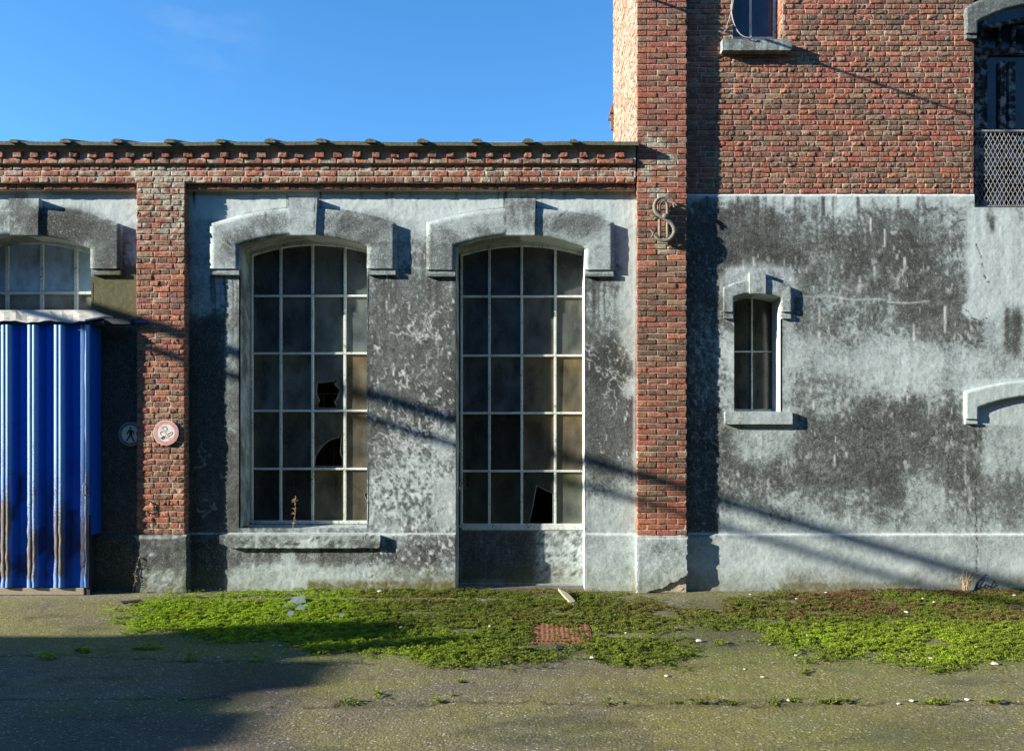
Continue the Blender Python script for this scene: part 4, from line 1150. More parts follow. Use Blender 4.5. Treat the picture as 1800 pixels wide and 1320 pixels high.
# brick upper wall
hU = (wx(1288), wx(1375.5), wz(70), wz(-150)); hB = (wx(1712), wx(1942), wz(366), wz(-150))
wred = lambda u, z: float(fbm(u * 0.9, z * 1.6, 161, 3))
def wall_w(u, z):
    n = wred(u, z); r = max(0.0, (u - 4.2) / 1.4)
    return (3.8 + 6 * (n - 0.5), 0.8, 2.6, 2.4 + 3.5 * r, 2.2 - 3 * (n - 0.5), 0.0)
rc = courses(tx1 - 0.02, xR, wz(341), ZT, 0.0660, 'english', wall_w, 0.010, (hU, hB))
v_, q_, c_ = brick_mesh(rc, 0.0, 0.014, 1.15)
bw = npmesh('brick_wall', v_, q_, M['brick'], TB, c_)
m = MB()
zlo = wz(342)
m.box(tx1 - 0.03, hU[0], 0.005, 0.06, zlo, ZT); m.box(hU[1], hB[0], 0.005, 0.06, zlo, ZT); m.box(hB[1], xR, 0.005, 0.06, zlo, ZT)
m.box(hU[0], hU[1], 0.005, 0.06, zlo, hU[2])
m.build('mortar', M['mortar'], bw)
# rendered ground floor
SW = (1290, 1374.5, 510, 723); BW = (1712, 1942, 300, 365)
grid_wall('rendered_wall', 1200, 2000, 342, 938, lambda x, y: -0.012 * sst(341.5, 345, y), [SW, BW], M['plaster'], TB, lines_y=(342.5, 343.5, 344.5))
grid_wall('plinth', 1200, 2000, 937, 1042, lambda x, y: -0.012 - 0.026 * sst(937.4, 941.5, y), [], M['plaster'], TB, lines_y=(938, 939, 940, 941, 942))
# pier base with a broken corner
pbY = pY - 0.022
pbp = [(1118, 942), (1118, 1046), (1138, 1042), (1152, 1036), (1166, 1035), (1174, 1028), (1182, 1024), (1192, 1022), (1199, 1016), (1206, 1014), (1209, 1006), (1208, 975), (1210, 942)]
gxs, gys = np.meshgrid(np.linspace(1118, 1210, 60), np.linspace(942, 1046, 66))
nx_, ny_ = 60, 66
Vp = np.stack([wx(gxs.ravel(), pbY), pbY + (fbm(gxs.ravel() / 14, gys.ravel() / 14, 167, 3) - 0.5) * 0.012, wz(gys.ravel(), pbY)], 1)
i, j = np.meshgrid(np.arange(nx_ - 1), np.arange(ny_ - 1))
q = np.stack([j * nx_ + i, (j + 1) * nx_ + i, (j + 1) * nx_ + i + 1, j * nx_ + i + 1], -1).reshape(-1, 4)
cen = (Vp[q].mean(1)); cpx = CX + cen[:, 0] * F / (D + pbY); cpy = CY - (cen[:, 2] - EYE) * F / (D + pbY)
keep = inpoly(cpx + (fbm(cpx / 5, cpy / 5, 169, 2) - 0.5) * 5, cpy, pbp)
ob = npmesh('pier_base', Vp, q[keep], M['plaster'], TB, paint_cols(Vp), True)
so = ob.modifiers.new('thick', 'SOLIDIFY'); so.thickness = 0.05; so.offset = -1
plaster_box('base_core', 1119.5, 1207.5, 943, 1012, pbY + 0.035, 0.0, ob, 0.01)
rcb = courses(wx(1121, pY), wx(1206, pY), 0.0, wz(1012, pY), 0.07, 'english', lambda u, z: (1, 0, 1, 3, 2, 6))
v_, q_, c_ = brick_mesh(rcb, pY + 0.012, 0.012, 1.0)
npmesh('exposed_brick', v_, q_, M['brick'], ob, c_)
MB().box(wx(1122, pY), wx(1205, pY), pY + 0.02, 0, 0, wz(1012, pY)).build('mortar', M['mortar'], ob)

m = MB(); m.box(tx0 - 0.08, xR + 0.1, pY - 0.08, 3.6, ZT, ZT + 0.16).build('coping', M['plaster'], TB, bevel=0.02)
MB().box(xR - 0.2, xR, 0.08, 3.42, 0, ZT).build('end_wall', M['mortar'], TB)
MB().box(tx0 + 0.31, xR - 0.21, 3.2, 3.42, 0, ZT).build('rear_wall', M['mortar'], TB)
shell('interior_wall', tx0 + 0.32, xR - 0.22, 0.08, 3.15, 0.004, ZT - 0.05, TB)
MB().box(tx0 + 0.33, xR - 0.23, 0.4, 3.1, wz(362), wz(362) + 0.12).build('interior_floor', M['inside'], TB)

# small window
w4 = empty('window', (wx(1332), 0, wz(723)), TB); w4['label'] = 'small narrow arched window with bright white right reveal on the ground floor'
surround(w4, 1332, 42, 523, 515, 60, 505, 490, 548, 560, 0.058, (14.5, 14, 479, 516, 0.085), 0.36, 723)
make_window(w4, [1283, 1322, 1360], [618, 722], (1325, 40, 528, 519), {}, lambda c, r: (0.07, 0.075, 0.058, 0.9) if r == 0 else (0.06, 0.068, 0.062, 0.9), bar=3.2, edge_bar=3.5)
Vt, Q = gbox(wx(1275, -0.075), wx(1393, -0.075), -0.075, 0.0, wz(745.5, -0.075), wz(724, -0.075), 0.025, 0.006, 15)
v2_, q2_ = gbox(wx(1290) + 0.003, wx(1374) - 0.003, -0.01, 0.36, wz(745, -0.075), wz(724, -0.075), 0.03, 0.0, 8)
v2_[:, 2] += np.clip(v2_[:, 1] + 0.01, 0, 1) * 0.06
J = join([(Vt, Q, paint_cols(Vt)), (v2_, q2_, np.tile([[0.1, 0.4, 0, 1]], (len(v2_), 1)))])
npmesh('window_sill', J[0], J[1], M['plaster'], w4, J[2])

# upper window
w5 = empty('window', (wx(1330), 0, wz(68)), TB); w5['label'] = 'upper narrow window with dark blue panes above a grey stone sill'
m = MB(); zt5 = wz(-150)
m.box(hU[0] - 0.03, hU[0], 0.0, 0.30, hU[2], zt5); m.box(hU[1], hU[1] + 0.03, 0.0, 0.30, hU[2], zt5)
m.box(hU[0], hU[1], 0.012, 0.30, hU[2] - 0.05, hU[2] + 0.012)
npx = MB()
jl = courses(0.01, 0.29, hU[2], zt5, 0.0694, 'header', lambda u, z: (4, 3, 1, 0, 3, 1))
J = brick_mesh(jl, 0, 0.010, 0.6, 'right', hU[0] + 0.004)
npmesh('brick_reveal', J[0], J[1], M['brick'], w5, J[2])
J = brick_mesh(jl, 0, 0.010, 0.6, 'left', hU[1] - 0.004)
rv = npmesh('brick_reveal', J[0], J[1], M['brick'], w5, J[2])
m.build('mortar', M['mortar'], rv)
make_window(w5, [1281, 1319, 1362], [-46, 68], (1322, 40, -140, -150), {}, lambda c, r: (0.025, 0.04, 0.085, 0.97), gy=0.29, bar=4.5, edge_bar=6)
plaster_box('window_sill', 1270, 1392, 69, 88.5, -0.12, 0.0, w5, 0.01, seed=4)

# big upper window with mesh guard
w6 = empty('window', (wx(1826), 0, wz(365)), TB); w6['label'] = 'large arched upper window with peeling frame behind a wire mesh guard'
surround(w6, 1826, 107, 40, 8, 127, 12, -22, 58, 67, 0.06, None, 0.38)
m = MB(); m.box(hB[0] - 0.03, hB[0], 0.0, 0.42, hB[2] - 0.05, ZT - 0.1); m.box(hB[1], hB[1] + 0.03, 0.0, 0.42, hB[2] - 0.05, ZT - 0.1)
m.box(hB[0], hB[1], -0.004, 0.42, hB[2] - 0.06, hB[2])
m.build('reveal', M['shade_brick'], w6)  # brick lying in shadow, its darkness put into the colour
y6 = 0.40
m = MB()
m.pbox(1712, 1736, -60, 365, y6, y6 + 0.05)
for xa in (1758, 1774, 1838, 1862): m.pbox(xa, xa + 11, 108, 232, y6 - 0.02, y6 + 0.05)
m.pbox(1712, 1960, 84, 94, y6 - 0.03, y6 + 0.05); m.pbox(1712, 1960, 226, 236, y6 - 0.03, y6 + 0.05)
for xa in (1756, 1781, 1830): m.pbox(xa, xa + 5, 46, 84, y6 - 0.012, y6 + 0.05)
for a in range(14):
    xa, xb = 1722 + a * 15, 1722 + (a + 1) * 15
    ta = 30 + 20 * ((xa - 1830) / 107) ** 2; tb = 30 + 20 * ((xb - 1830) / 107) ** 2
    m.pprism([(xa, ta + 7), (xb, tb + 7), (xb, tb), (xa, ta)], y6 - 0.02, y6 + 0.05)
m.build('frame', M['dark_paint'], w6, bevel=0.004)
me = bpy.data.meshes.new('pane'); off = offset(w6)
pv = [P(1712, 365, y6 + 0.03), P(1960, 365, y6 + 0.03), P(1960, 0, y6 + 0.03), P(1712, 0, y6 + 0.03)]
me.from_pydata([tuple(p - off) for p in pv], [], [(0, 1, 2, 3)])
finish('pane', me, M['glass'], w6, np.tile([[0.02, 0.024, 0.032, 0.97]], (4, 1)), False, 0)
m = MB(); m.pbox(1713, 1942, 240, 366, y6 - 0.08, y6 - 0.05); m.build('apron_panel', M['dark_paint'], w6)
# mesh guard: diamond wires
gy6 = 0.05
m = MB(); x0g, x1g, z0g, z1g = wx(1713, gy6), wx(1942, gy6), wz(364, gy6), wz(231, gy6)
pw, ph = 0.056, 0.108
def seg_clip(xa, za, xb, zb):
    t0, t1 = 0.0, 1.0
    for p, d, lo, hi in ((xa, xb - xa, x0g, x1g), (za, zb - za, z0g, z1g)):
        if abs(d) < 1e-9: continue
        a, b = (lo - p) / d, (hi - p) / d
        if a > b: a, b = b, a
        t0, t1 = max(t0, a), min(t1, b)
    return (t0, t1) if t1 - t0 > 1e-3 else None
H_ = z1g - z0g; run = H_ / ph * pw
k = 0
x = x0g - run
while x < x1g + run:
    for sgn in (1, -1):
        xa, za, xb, zb = x, z0g, x + sgn * run, z1g
        r_ = seg_clip(xa, za, xb, zb)
        if r_:
            pts = []
            nseg = max(2, int((r_[1] - r_[0]) * H_ / (ph / 2)))
            for q in range(nseg + 1):
                t = r_[0] + (r_[1] - r_[0]) * q / nseg
                pts.append((xa + (xb - xa) * t, gy6 + sgn * 0.002 * (1 if q % 2 else -1), za + (zb - za) * t))
            m.tube(pts, 0.0026, 4)
    x += pw
m.tube([(x0g, gy6, z1g), (x1g, gy6, z1g)], 0.016, 8); m.tube([(x0g, gy6, z0g + 0.01), (x1g, gy6, z0g + 0.01)], 0.008, 6)
M['mesh'] = mat_simple('galvanised_wire', [(0.3, (0.14, 0.13, 0.125)), (0.7, (0.34, 0.33, 0.32))], 20, rough=0.45, bump=0)
m.build('mesh_guard', M['mesh'], w6)

# blind arch, lower right
w7 = empty('blind_arch', (wx(1826), 0, wz(745)), TB)
surround(w7, 1826, 106, 718, 696, 128, 688, 668, 736, 745, 0.062, None)

# ================================================================== THINGS ON THE WALLS
# monogram
mono = tag(empty('wall_monogram', P(1166, 390, pY - 0.05)), 'grey cast iron monogram of an S over two upright bars on the brick pier', 'monogram')
def Zm(pts, y): return [P(1110 + a / 10.15, 320 + b / 10.15, y) for a, b in pts]
def dense(pts, n=5):
    out = []
    p = [np.array(q, float) for q in pts]
    for i_ in range(len(p) - 1):
        p0, p1, p2, p3 = p[max(i_ - 1, 0)], p[i_], p[i_ + 1], p[min(i_ + 2, len(p) - 1)]
        for t in np.linspace(0, 1, n, endpoint=False):
            out.append(tuple(0.5 * ((2 * p1) + (-p0 + p2) * t + (2 * p0 - 5 * p1 + 4 * p2 - p3) * t * t + (-p0 + 3 * p1 - 3 * p2 + p3) * t ** 3)))
    out.append(tuple(p[-1])); return out
Sp = dense([(765, 455), (735, 370), (670, 305), (575, 275), (485, 300), (425, 375), (412, 460), (440, 545), (510, 610), (590, 655), (690, 720), (750, 795), (765, 880), (735, 965), (665, 1030), (575, 1050), (485, 1022), (420, 960), (375, 890), (325, 835)])
nS_ = len(Sp)
rS = [0.012 + 0.0145 * math.sin(math.pi * min(1, max(0, (k / (nS_ - 1) * 1.1 - 0.05)))) ** 0.6 for k in range(nS_)]
m = MB(); m.tube(Zm(Sp, pY - 0.07), rS, 8, 0.7)
m.tube(Zm([(735, 370), (790, 400), (835, 385)], pY - 0.07), [0.012, 0.009, 0.004], 6); m.tube(Zm([(780, 400), (838, 432)], pY - 0.07), [0.009, 0.004], 6)
m.tube(Zm([(690, 290), (740, 330), (745, 400)], pY - 0.07), [0.006, 0.013, 0.006], 6)
m.tube(Zm([(395, 905), (375, 960), (335, 1015)], pY - 0.07), [0.014, 0.010, 0.003], 6)
m.tube(Zm([(320, 590), (400, 610), (500, 640)], pY - 0.065), [0.003, 0.012, 0.010], 6); m.tube(Zm([(385, 690), (420, 650), (500, 645)], pY - 0.065), [0.003, 0.010, 0.010], 6)
m.tube(Zm([(640, 650), (700, 635), (755, 612)], pY - 0.065), [0.010, 0.009, 0.003], 6); m.tube(Zm([(700, 650), (745, 660)], pY - 0.065), [0.008, 0.003], 6)
m.build('letter', M['iron'], mono, smooth=True)
m = MB()
m.tube(Zm(dense([(505, 995), (503, 800), (503, 620), (505, 420), (530, 370), (575, 345), (620, 370), (640, 420), (642, 620), (642, 800), (645, 995)], 4), pY - 0.058), 0.019, 6, 0.8)
for cx_ in (505, 643): m.tube(Zm([(cx_ - 28, 1015), (cx_, 955)], pY - 0.045), [0.009, 0.012], 6); m.tube(Zm([(cx_ + 28, 1015), (cx_, 955)], pY - 0.045), [0.009, 0.012], 6)
for cy_ in (400,): m.tube(Zm([(475, 405), (510, 385)], pY - 0.045), [0.008, 0.012], 6)
m.build('upright_bar', M['iron'], mono, smooth=True)
m = MB()
bc = P(1110 + 57.2, 320 + 63.5, pY)
rings = [(0.032, -0.06), (0.036, -0.085), (0.03, -0.098), (0.014, -0.106)]
vs = [(bc.x + r * math.cos(a * math.pi / 6), pY + y, bc.z + r * math.sin(a * math.pi / 6)) for r, y in rings for a in range(12)]
m.add(vs, [(r * 12 + a, r * 12 + (a + 1) % 12, (r + 1) * 12 + (a + 1) % 12, (r + 1) * 12 + a) for r in range(3) for a in range(12)] + [tuple(36 + a for a in range(12))])
m.build('boss', M['iron'], mono, smooth=True)
m = MB(); m.tube([(bc.x, pY + 0.01, bc.z), (bc.x, pY - 0.07, bc.z)], 0.014, 8); m.build('stud', M['iron'], mono); m = MB(); q1 = P(1160, 415, pY); m.tube([(q1.x, pY + 0.01, q1.z), (q1.x, pY - 0.05, q1.z)], 0.01, 8)
m.build('stud', M['iron'], mono)

def disc(m, cx, cz, r0, r1, yf, yb, n=40):
    """flat ring (r0=0: full disc) facing -Y"""
    if r0 <= 0:
        pts = [(cx + r1 * math.cos(2 * math.pi * k / n), cz + r1 * math.sin(2 * math.pi * k / n)) for k in range(n)]
        m.add([(x, yf, z) for x, z in pts] + [(x, yb, z) for x, z in pts], [tuple(range(n))] + [tuple(range(2 * n - 1, n - 1, -1))] + [(k, k + n, (k + 1) % n + n, (k + 1) % n) for k in range(n)])
    else:
        vs = []
        for y in (yf, yb):
            for r in (r0, r1): vs += [(cx + r * math.cos(2 * math.pi * k / n), y, cz + r * math.sin(2 * math.pi * k / n)) for k in range(n)]
        f = []
        for k in range(n):
            q = (k + 1) % n
            f += [(k, n + k, n + q, q), (n + k, 3 * n + k, 3 * n + q, n + q), (k, q, 2 * n + q, 2 * n + k)]
        m.add(vs, f)
M['sign_white'] = mat_simple('faded_white_enamel', [(0.3, (0.4, 0.4, 0.37)), (0.5, (0.62, 0.62, 0.58)), (0.7, (0.7, 0.7, 0.66))], 16, rough=0.4, bump=0.0005)
M['sign_red'] = mat_simple('faded_red_enamel', [(0.3, (0.46, 0.18, 0.15)), (0.6, (0.58, 0.29, 0.25)), (0.75, (0.64, 0.45, 0.41))], 22, rough=0.4, bump=0.0005)
M['sign_grey'] = mat_simple('greyed_enamel', [(0.3, (0.10, 0.115, 0.13)), (0.7, (0.19, 0.205, 0.22))], 22, rough=0.45, bump=0.0005)
M['sign_dull'] = mat_simple('dirty_white_enamel', [(0.3, (0.48, 0.49, 0.43)), (0.7, (0.66, 0.67, 0.60))], 22, rough=0.45, bump=0.0005)
M['sign_black'] = mat_simple('black_enamel', [(0.3, (0.012, 0.014, 0.016)), (0.7, (0.03, 0.034, 0.036))], 22, rough=0.5, bump=0)
M['sign_ash'] = mat_simple('faded_black_enamel', [(0.3, (0.04, 0.045, 0.05)), (0.7, (0.10, 0.11, 0.11))], 22, rough=0.5, bump=0)
# no smoking
sy = pY - 0.030
c = P(291.5, 760.5, sy); s_ = 0.155
sg = tag(empty('round_sign', c), 'round no smoking sign with faded red ring on the brick pillar', 'sign', None)
m = MB(); disc(m, c.x, c.z, 0, s_, sy, sy + 0.012); m.build('plate', M['sign_white'], sg)
m = MB(); disc(m, c.x, c.z, s_ * 0.70, s_ * 0.955, sy - 0.0010, sy + 0.004)
m.build('ring', M['sign_red'], sg)
u = lambda a, b: (c.x + a * s_, c.z + b * s_)
def bar2(m, a, b, w_, y0, y1):
    a, b = Vector(a), Vector(b); d = (b - a).normalized(); n = Vector((-d.y, d.x)) * w_ / 2
    m.prism([tuple(a - n), tuple(b - n), tuple(b + n), tuple(a + n)], y0, y1)
m = MB(); L_ = 0.008
def polyline(m, pts, w_, y0, y1):
    for a, b in zip(pts[:-1], pts[1:]): bar2(m, u(*a), u(*b), w_, y0, y1)
polyline(m, [(-0.12, -0.33), (0.40, 0.02), (0.50, 0.06), (0.57, -0.02), (0.52, -0.10), (0.05, -0.42)], L_, sy - 0.0009, sy + 0.004)
polyline(m, [(-0.36, -0.20), (-0.44, -0.02), (-0.36, 0.08), (-0.22, 0.06), (-0.10, 0.10), (0.02, 0.04)], L_, sy - 0.0009, sy + 0.004)
polyline(m, [(-0.30, 0.30), (-0.18, 0.44), (0.0, 0.47), (0.10, 0.40), (0.12, 0.24), (0.0, 0.14)], L_, sy - 0.0009, sy + 0.004)
m.build('cigarette_outline', M['sign_black'], sg)
m = MB(); m.prism([u(-0.44, -0.44), u(-0.24, -0.58), u(0.0, -0.40), u(-0.20, -0.22)], sy - 0.0008, sy + 0.004); m.build('cigarette_ember', M['sign_ash'], sg)
M['sign_pink'] = mat_simple('bleached_red_enamel', [(0.3, (0.56, 0.30, 0.26)), (0.55, (0.66, 0.46, 0.42)), (0.75, (0.68, 0.6, 0.56))], 30, rough=0.4, bump=0)
m = MB(); bar2(m, u(-0.47, 0.54), u(0.36, -0.62), s_ * 0.15, sy - 0.0016, sy + 0.004); m.build('slash', M['sign_pink'], sg)
# pedestrian sign in the shade
sy = -0.045
c = P(229.5, 763, sy); s_ = 0.150
sg2 = tag(empty('round_sign', c), 'round grey pedestrian sign with walking figure on dark wall half behind the pillar', 'sign', None)
m = MB(); disc(m, c.x, c.z, 0, s_, sy, sy + 0.012); m.build('plate', M['sign_dull'], sg2)
m = MB(); disc(m, c.x, c.z, s_ * 0.74, s_ * 0.97, sy - 0.003, sy - 0.0005); m.build('ring', M['sign_grey'], sg2)
m = MB()
disc(m, *u(0.0, 0.50), 0, s_ * 0.085, sy - 0.004, sy - 0.001, 14)
m.prism([u(-0.12, 0.36), u(-0.10, -0.05), u(0.14, -0.05), u(0.15, 0.36)], sy - 0.004, sy - 0.001)
for a, b, w_ in (((-0.10, 0.33), (-0.24, 0.10), 0.10), ((-0.24, 0.12), (-0.30, -0.02), 0.08), ((0.13, 0.33), (0.27, 0.14), 0.10), ((0.27, 0.16), (0.25, -0.03), 0.08),
                 ((-0.02, -0.03), (-0.16, -0.32), 0.13), ((-0.15, -0.30), (-0.34, -0.58), 0.11), ((0.06, -0.03), (0.14, -0.30), 0.13), ((0.14, -0.28), (0.28, -0.60), 0.11)):
    bar2(m, u(*a), u(*b), w_ * s_, sy - 0.0041 - random.uniform(0, 0.0006), sy - 0.001)
m.build('pictogram', M['sign_black'], sg2)

# iron bracket far back on the tower's side
m = MB(); bx_ = tx0 + 0.03
m.box(bx_ - 0.05, bx_ - 0.008, 3.30, 3.36, wz(228, 3.3), wz(186, 3.3)); m.box(bx_ - 0.10, bx_ - 0.05, 3.31, 3.35, wz(211, 3.3), wz(207, 3.3)); m.box(bx_ - 0.07, bx_, 3.25, 3.40, wz(200, 3.3), wz(196, 3.3))
tag(m.build('iron_bracket', M['rust'], None, bevel=0.004), 'small rusty iron bracket on the tower edge above the roof', 'bracket')
# loose wire by the upper window
wp = dense([(1293, -30), (1286, 10), (1288, 34), (1296, 54), (1306, 64), (1318, 67), (1321, 64)], 5)
m = MB(); m.tube([P(a, b, -0.15 + 0.0 * b) for a, b in wp], 0.006, 6)
wp2 = dense([(1296, -30), (1285, 22), (1279, 42), (1272, 58)], 4); m.tube([P(a, b, -0.05) for a, b in wp2], 0.004, 5)
tag(m.build('loose_wire', M['hood'], None, smooth=True), 'loose pale wire hanging in a bow in front of the upper window', 'wire')

# ================================================================== PLANTS AND LITTER
def stem_plant(name, base, tip, label, cat, leaves, r=0.006, seed=0, lean=0.03):
    rr = random.Random(seed); base, tip = Vector(base), Vector(tip); m = MB(); pts = []
    n = 14
    for k in range(n + 1):
        t = k / n; p = base.lerp(tip, t) + Vector((math.sin(t * 9 + seed) * lean * 0.25, rr.uniform(-.004, .004), 0)); pts.append(p)
    m.tube(pts, [r * (1.1 - 0.6 * k / n) for k in range(n + 1)], 5)
    for k in range(leaves):
        p = pts[rr.randrange(3, n + 1)]; a = rr.uniform(0, 6.28); L = rr.uniform(0.015, 0.05)
        q = p + Vector((math.cos(a) * L, math.sin(a) * L * 0.6, rr.uniform(-0.01, 0.03)))
        m.tube([p, (p + q) / 2 + Vector((0, 0, 0.008)), q], [0.003, 0.0045, 0.002], 4)
    return tag(m.build(name, M['straw'], None), label, cat)
bp = P(516, 934, 0.02)
o = stem_plant('dry_weed', bp, P(520, 874, 0.05), 'dry curled brown weed standing on the cracked window sill', 'weed', 26, 0.0042, 3)
o = stem_plant('dry_vine', P(233, 1044, -0.18), P(243, 982, -0.185), 'thin dry vine at the foot of the brick pillar base', 'vine', 22, 0.004, 5)
m = MB()
for k in range(13):
    b = G(1706 + random.uniform(-6, 6), 1043, 0.0); b.y = -0.10 + random.uniform(-0.05, 0.03)
    dx = random.uniform(-0.12, 0.18); h_ = random.uniform(0.12, 0.28)
    m.tube([b, b + Vector((dx * 0.3, -0.01, h_ * 0.6)), b + Vector((dx * 0.7, -0.03, h_)), b + Vector((dx * 1.2, -0.05, h_ * random.uniform(0.5, 1.0)))], [0.0045, 0.004, 0.003, 0.0015], 4)
tag(m.build('dry_grass_tuft', M['straw'], None), 'tuft of straw coloured dry grass at the foot of the right wall', 'grass tuft')

# moss: lumpy cushions of tiny leaves
PA = [(205, 1090), (222, 1076), (260, 1062), (330, 1050), (440, 1046), (560, 1040), (600, 1034), (700, 1030), (800, 1034), (860, 1036), (1030, 1036), (1045, 1048), (1110, 1056), (1180, 1068), (1205, 1100), (1188, 1172), (1000, 1166), (992, 1140), (972, 1140), (950, 1170), (780, 1170), (720, 1163), (690, 1150), (640, 1141), (560, 1142), (520, 1136), (515, 1124), (400, 1127), (330, 1112), (240, 1108)]
PB = [(1208, 1064), (1260, 1056), (1380, 1046), (1480, 1040), (1560, 1034), (1700, 1038), (1800, 1034), (1960, 1034), (1960, 1160), (1800, 1166), (1690, 1168), (1640, 1182), (1612, 1168), (1570, 1166), (1540, 1150), (1500, 1148), (1475, 1163), (1430, 1163), (1390, 1142), (1340, 1128), (1300, 1108), (1240, 1100), (1212, 1090)]
SPOTS = [(80, 1156, 22, 5), (148, 1144, 14, 5), (332, 1158, 14, 5), (1267, 1131, 14, 6), (1209, 1128, 8, 5), (1206, 1152, 12, 7), (1413, 1182, 9, 6), (814, 1197, 8, 3), (796, 1220, 7, 2), (260, 1140, 30, 3), (450, 1162, 14, 4), (1640, 1180, 14, 6), (1810, 1300, 25, 6),
         (1245, 1233, 10, 4), (1362, 1236, 12, 7), (1395, 1230, 12, 4), (1470, 1233, 40, 4), (1645, 1233, 34, 4), (1750, 1234, 18, 4), (765, 1232, 16, 4), (660, 1222, 6, 8), (610, 1234, 20, 4), (1220, 1236, 22, 3), (1280, 1235, 20, 3), (1070, 1236, 12, 3), (1185, 1234, 8, 4)]
N = 900000
mx_ = RNG.uniform(-6.4, 6.6, N); my_ = RNG.uniform(-4.4, -0.03, N)
dd_ = D + my_; mpx = CX + mx_ * F / dd_; mpy = CY + F * EYE / dd_
wobx = (fbm(mx_ * 4, my_ * 4, 171, 4) - 0.5) * 60; woby = (fbm(mx_ * 4 + 30, my_ * 4, 175, 4) - 0.5) * 22
q1, q2 = mpx + wobx * 1.3 + RNG.normal(0, 16, N), mpy + woby * 1.2 + RNG.normal(0, 4.5, N)
cov = np.zeros(N)
inA = inpoly(q1, q2, PA); inB = inpoly(q1, q2, PB)
cov[inA | inB] = 0.9
seam = np.exp(-((mpy - 1053 - woby * 0.3) / 3.2) ** 2) * (mpx > 300) * (mpx < 900)
cov *= 1 - seam
patch = fbm(mx_ * 3.0, my_ * 3.0, 181, 4)
thin = np.interp(mpx, [200, 600, 700, 1000, 1200, 1300, 1400, 1800], [1.0, 1.0, 0.92, 0.84, 0.74, 0.74, 0.9, 0.9])
cov *= sst(0.70 - thin * 0.55, 0.92 - thin * 0.55, patch + (fbm(mx_ * 17, my_ * 17, 211, 3) - 0.5) * 0.25)
cov[(mpx > 936) & (mpx < 1042) & (mpy > 1098) & (mpy < 1129)] *= np.where(patch[(mpx > 936) & (mpx < 1042) & (mpy > 1098) & (mpy < 1129)] > 0.56, 0.9, 0.04)
cov[(mpx > 976) & (mpx < 990) & (mpy > 1128) & (mpy < 1150)] = 0
for sx_, sy_, rx_, ry_ in SPOTS:
    r = ((mpx + wobx * 0.25 - sx_) / rx_) ** 2 + ((mpy + woby * 0.12 - sy_) / ry_) ** 2
    cov = np.maximum(cov, np.where(r < 1, 0.9 * (1 - r) ** 0.5 * (0.4 + 0.9 * patch), 0))
sel = RNG.uniform(0, 1, N) < cov
mx_, my_, mpx, mpy, patch, wobx = mx_[sel], my_[sel], mpx[sel], mpy[sel], patch[sel], wobx[sel]
n = len(mx_)
lump = fbm(mx_ * 18, my_ * 20, 185, 3, 0.6); lump2 = fbm(mx_ * 34, my_ * 34, 189, 2)
hgt = np.clip((lump - 0.38) * 0.11, 0, 0.035) + np.clip(lump2 - 0.4, 0, 1) * 0.016
K = 5
ang = RNG.uniform(0, 2 * np.pi, (n, K)); ln = RNG.uniform(0.004, 0.011, (n, K)); up = RNG.uniform(0.2, 1.3, (n, K))
wd = RNG.uniform(0.0025, 0.0055, (n, K))
bx = mx_[:, None] + RNG.normal(0, 0.004, (n, K)); by = my_[:, None] + RNG.normal(0, 0.004, (n, K)); bz = (hgt - 0.004)[:, None] + 0 * bx
tx_ = bx + np.cos(ang) * ln; ty_ = by + np.sin(ang) * ln; tz_ = bz + ln * up
pxn, pyn = -np.sin(ang) * wd, np.cos(ang) * wd
Vm = np.stack([np.stack([bx - pxn, by - pyn, bz], -1), np.stack([bx + pxn, by + pyn, bz], -1), np.stack([tx_, ty_, tz_], -1)], 2).reshape(-1, 3)
Qm = np.arange(len(Vm)).reshape(-1, 3)
hue = fbm(mx_ * 1.6, my_ * 1.6, 193, 4) + (fbm(mx_ * 7, my_ * 7, 197, 3) - 0.5) * 0.7
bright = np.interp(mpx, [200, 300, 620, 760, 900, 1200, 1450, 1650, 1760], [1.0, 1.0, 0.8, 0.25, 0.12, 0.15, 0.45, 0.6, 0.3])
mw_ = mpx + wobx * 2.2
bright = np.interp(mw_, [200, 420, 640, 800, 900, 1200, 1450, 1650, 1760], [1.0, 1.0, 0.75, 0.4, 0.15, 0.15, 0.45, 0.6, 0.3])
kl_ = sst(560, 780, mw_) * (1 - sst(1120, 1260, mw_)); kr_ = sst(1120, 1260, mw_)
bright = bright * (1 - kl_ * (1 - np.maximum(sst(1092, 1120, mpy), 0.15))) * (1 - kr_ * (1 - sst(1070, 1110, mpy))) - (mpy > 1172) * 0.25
brown = np.where(mpx > 1380, (1 - sst(1060, 1110, mpy)), np.where(mpx > 640, 0.3 * (1 - sst(1070, 1115, mpy)), 0.0)) 
g_ol, g_br, g_bw, g_dk = np.array([0.15, 0.195, 0.028]), np.array([0.31, 0.47, 0.022]), np.array([0.17, 0.10, 0.05]), np.array([0.045, 0.075, 0.012])
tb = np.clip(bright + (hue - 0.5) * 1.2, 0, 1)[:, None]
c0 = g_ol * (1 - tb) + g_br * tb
tw = np.clip((brown + 0.13) * sst(0.42, 0.62, hue + (RNG.uniform(-0.12, 0.12, n))) * 1.5, 0, 0.95)[:, None]
c0 = c0 * (1 - tw) + g_bw * tw
td = np.clip((0.52 - lump) * 3.2, 0, 0.8)[:, None]  # shade in the hollows between lumps put into the leaf colour
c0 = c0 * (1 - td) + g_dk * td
c0 = c0 * RNG.uniform(0.55, 1.4, (n, 1)) * (0.72 + 0.56 * fbm(mx_ * 9, my_ * 9, 221, 3))[:, None]
c0 = np.where((RNG.uniform(0, 1, n) < 0.035)[:, None], np.array([0.26, 0.19, 0.10]), c0)
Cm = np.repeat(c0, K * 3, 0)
tag(npmesh('moss', Vm, Qm, M['moss'], None, Cm), 'green and brown moss cushions growing along the foot of the walls', 'moss', kind='stuff')

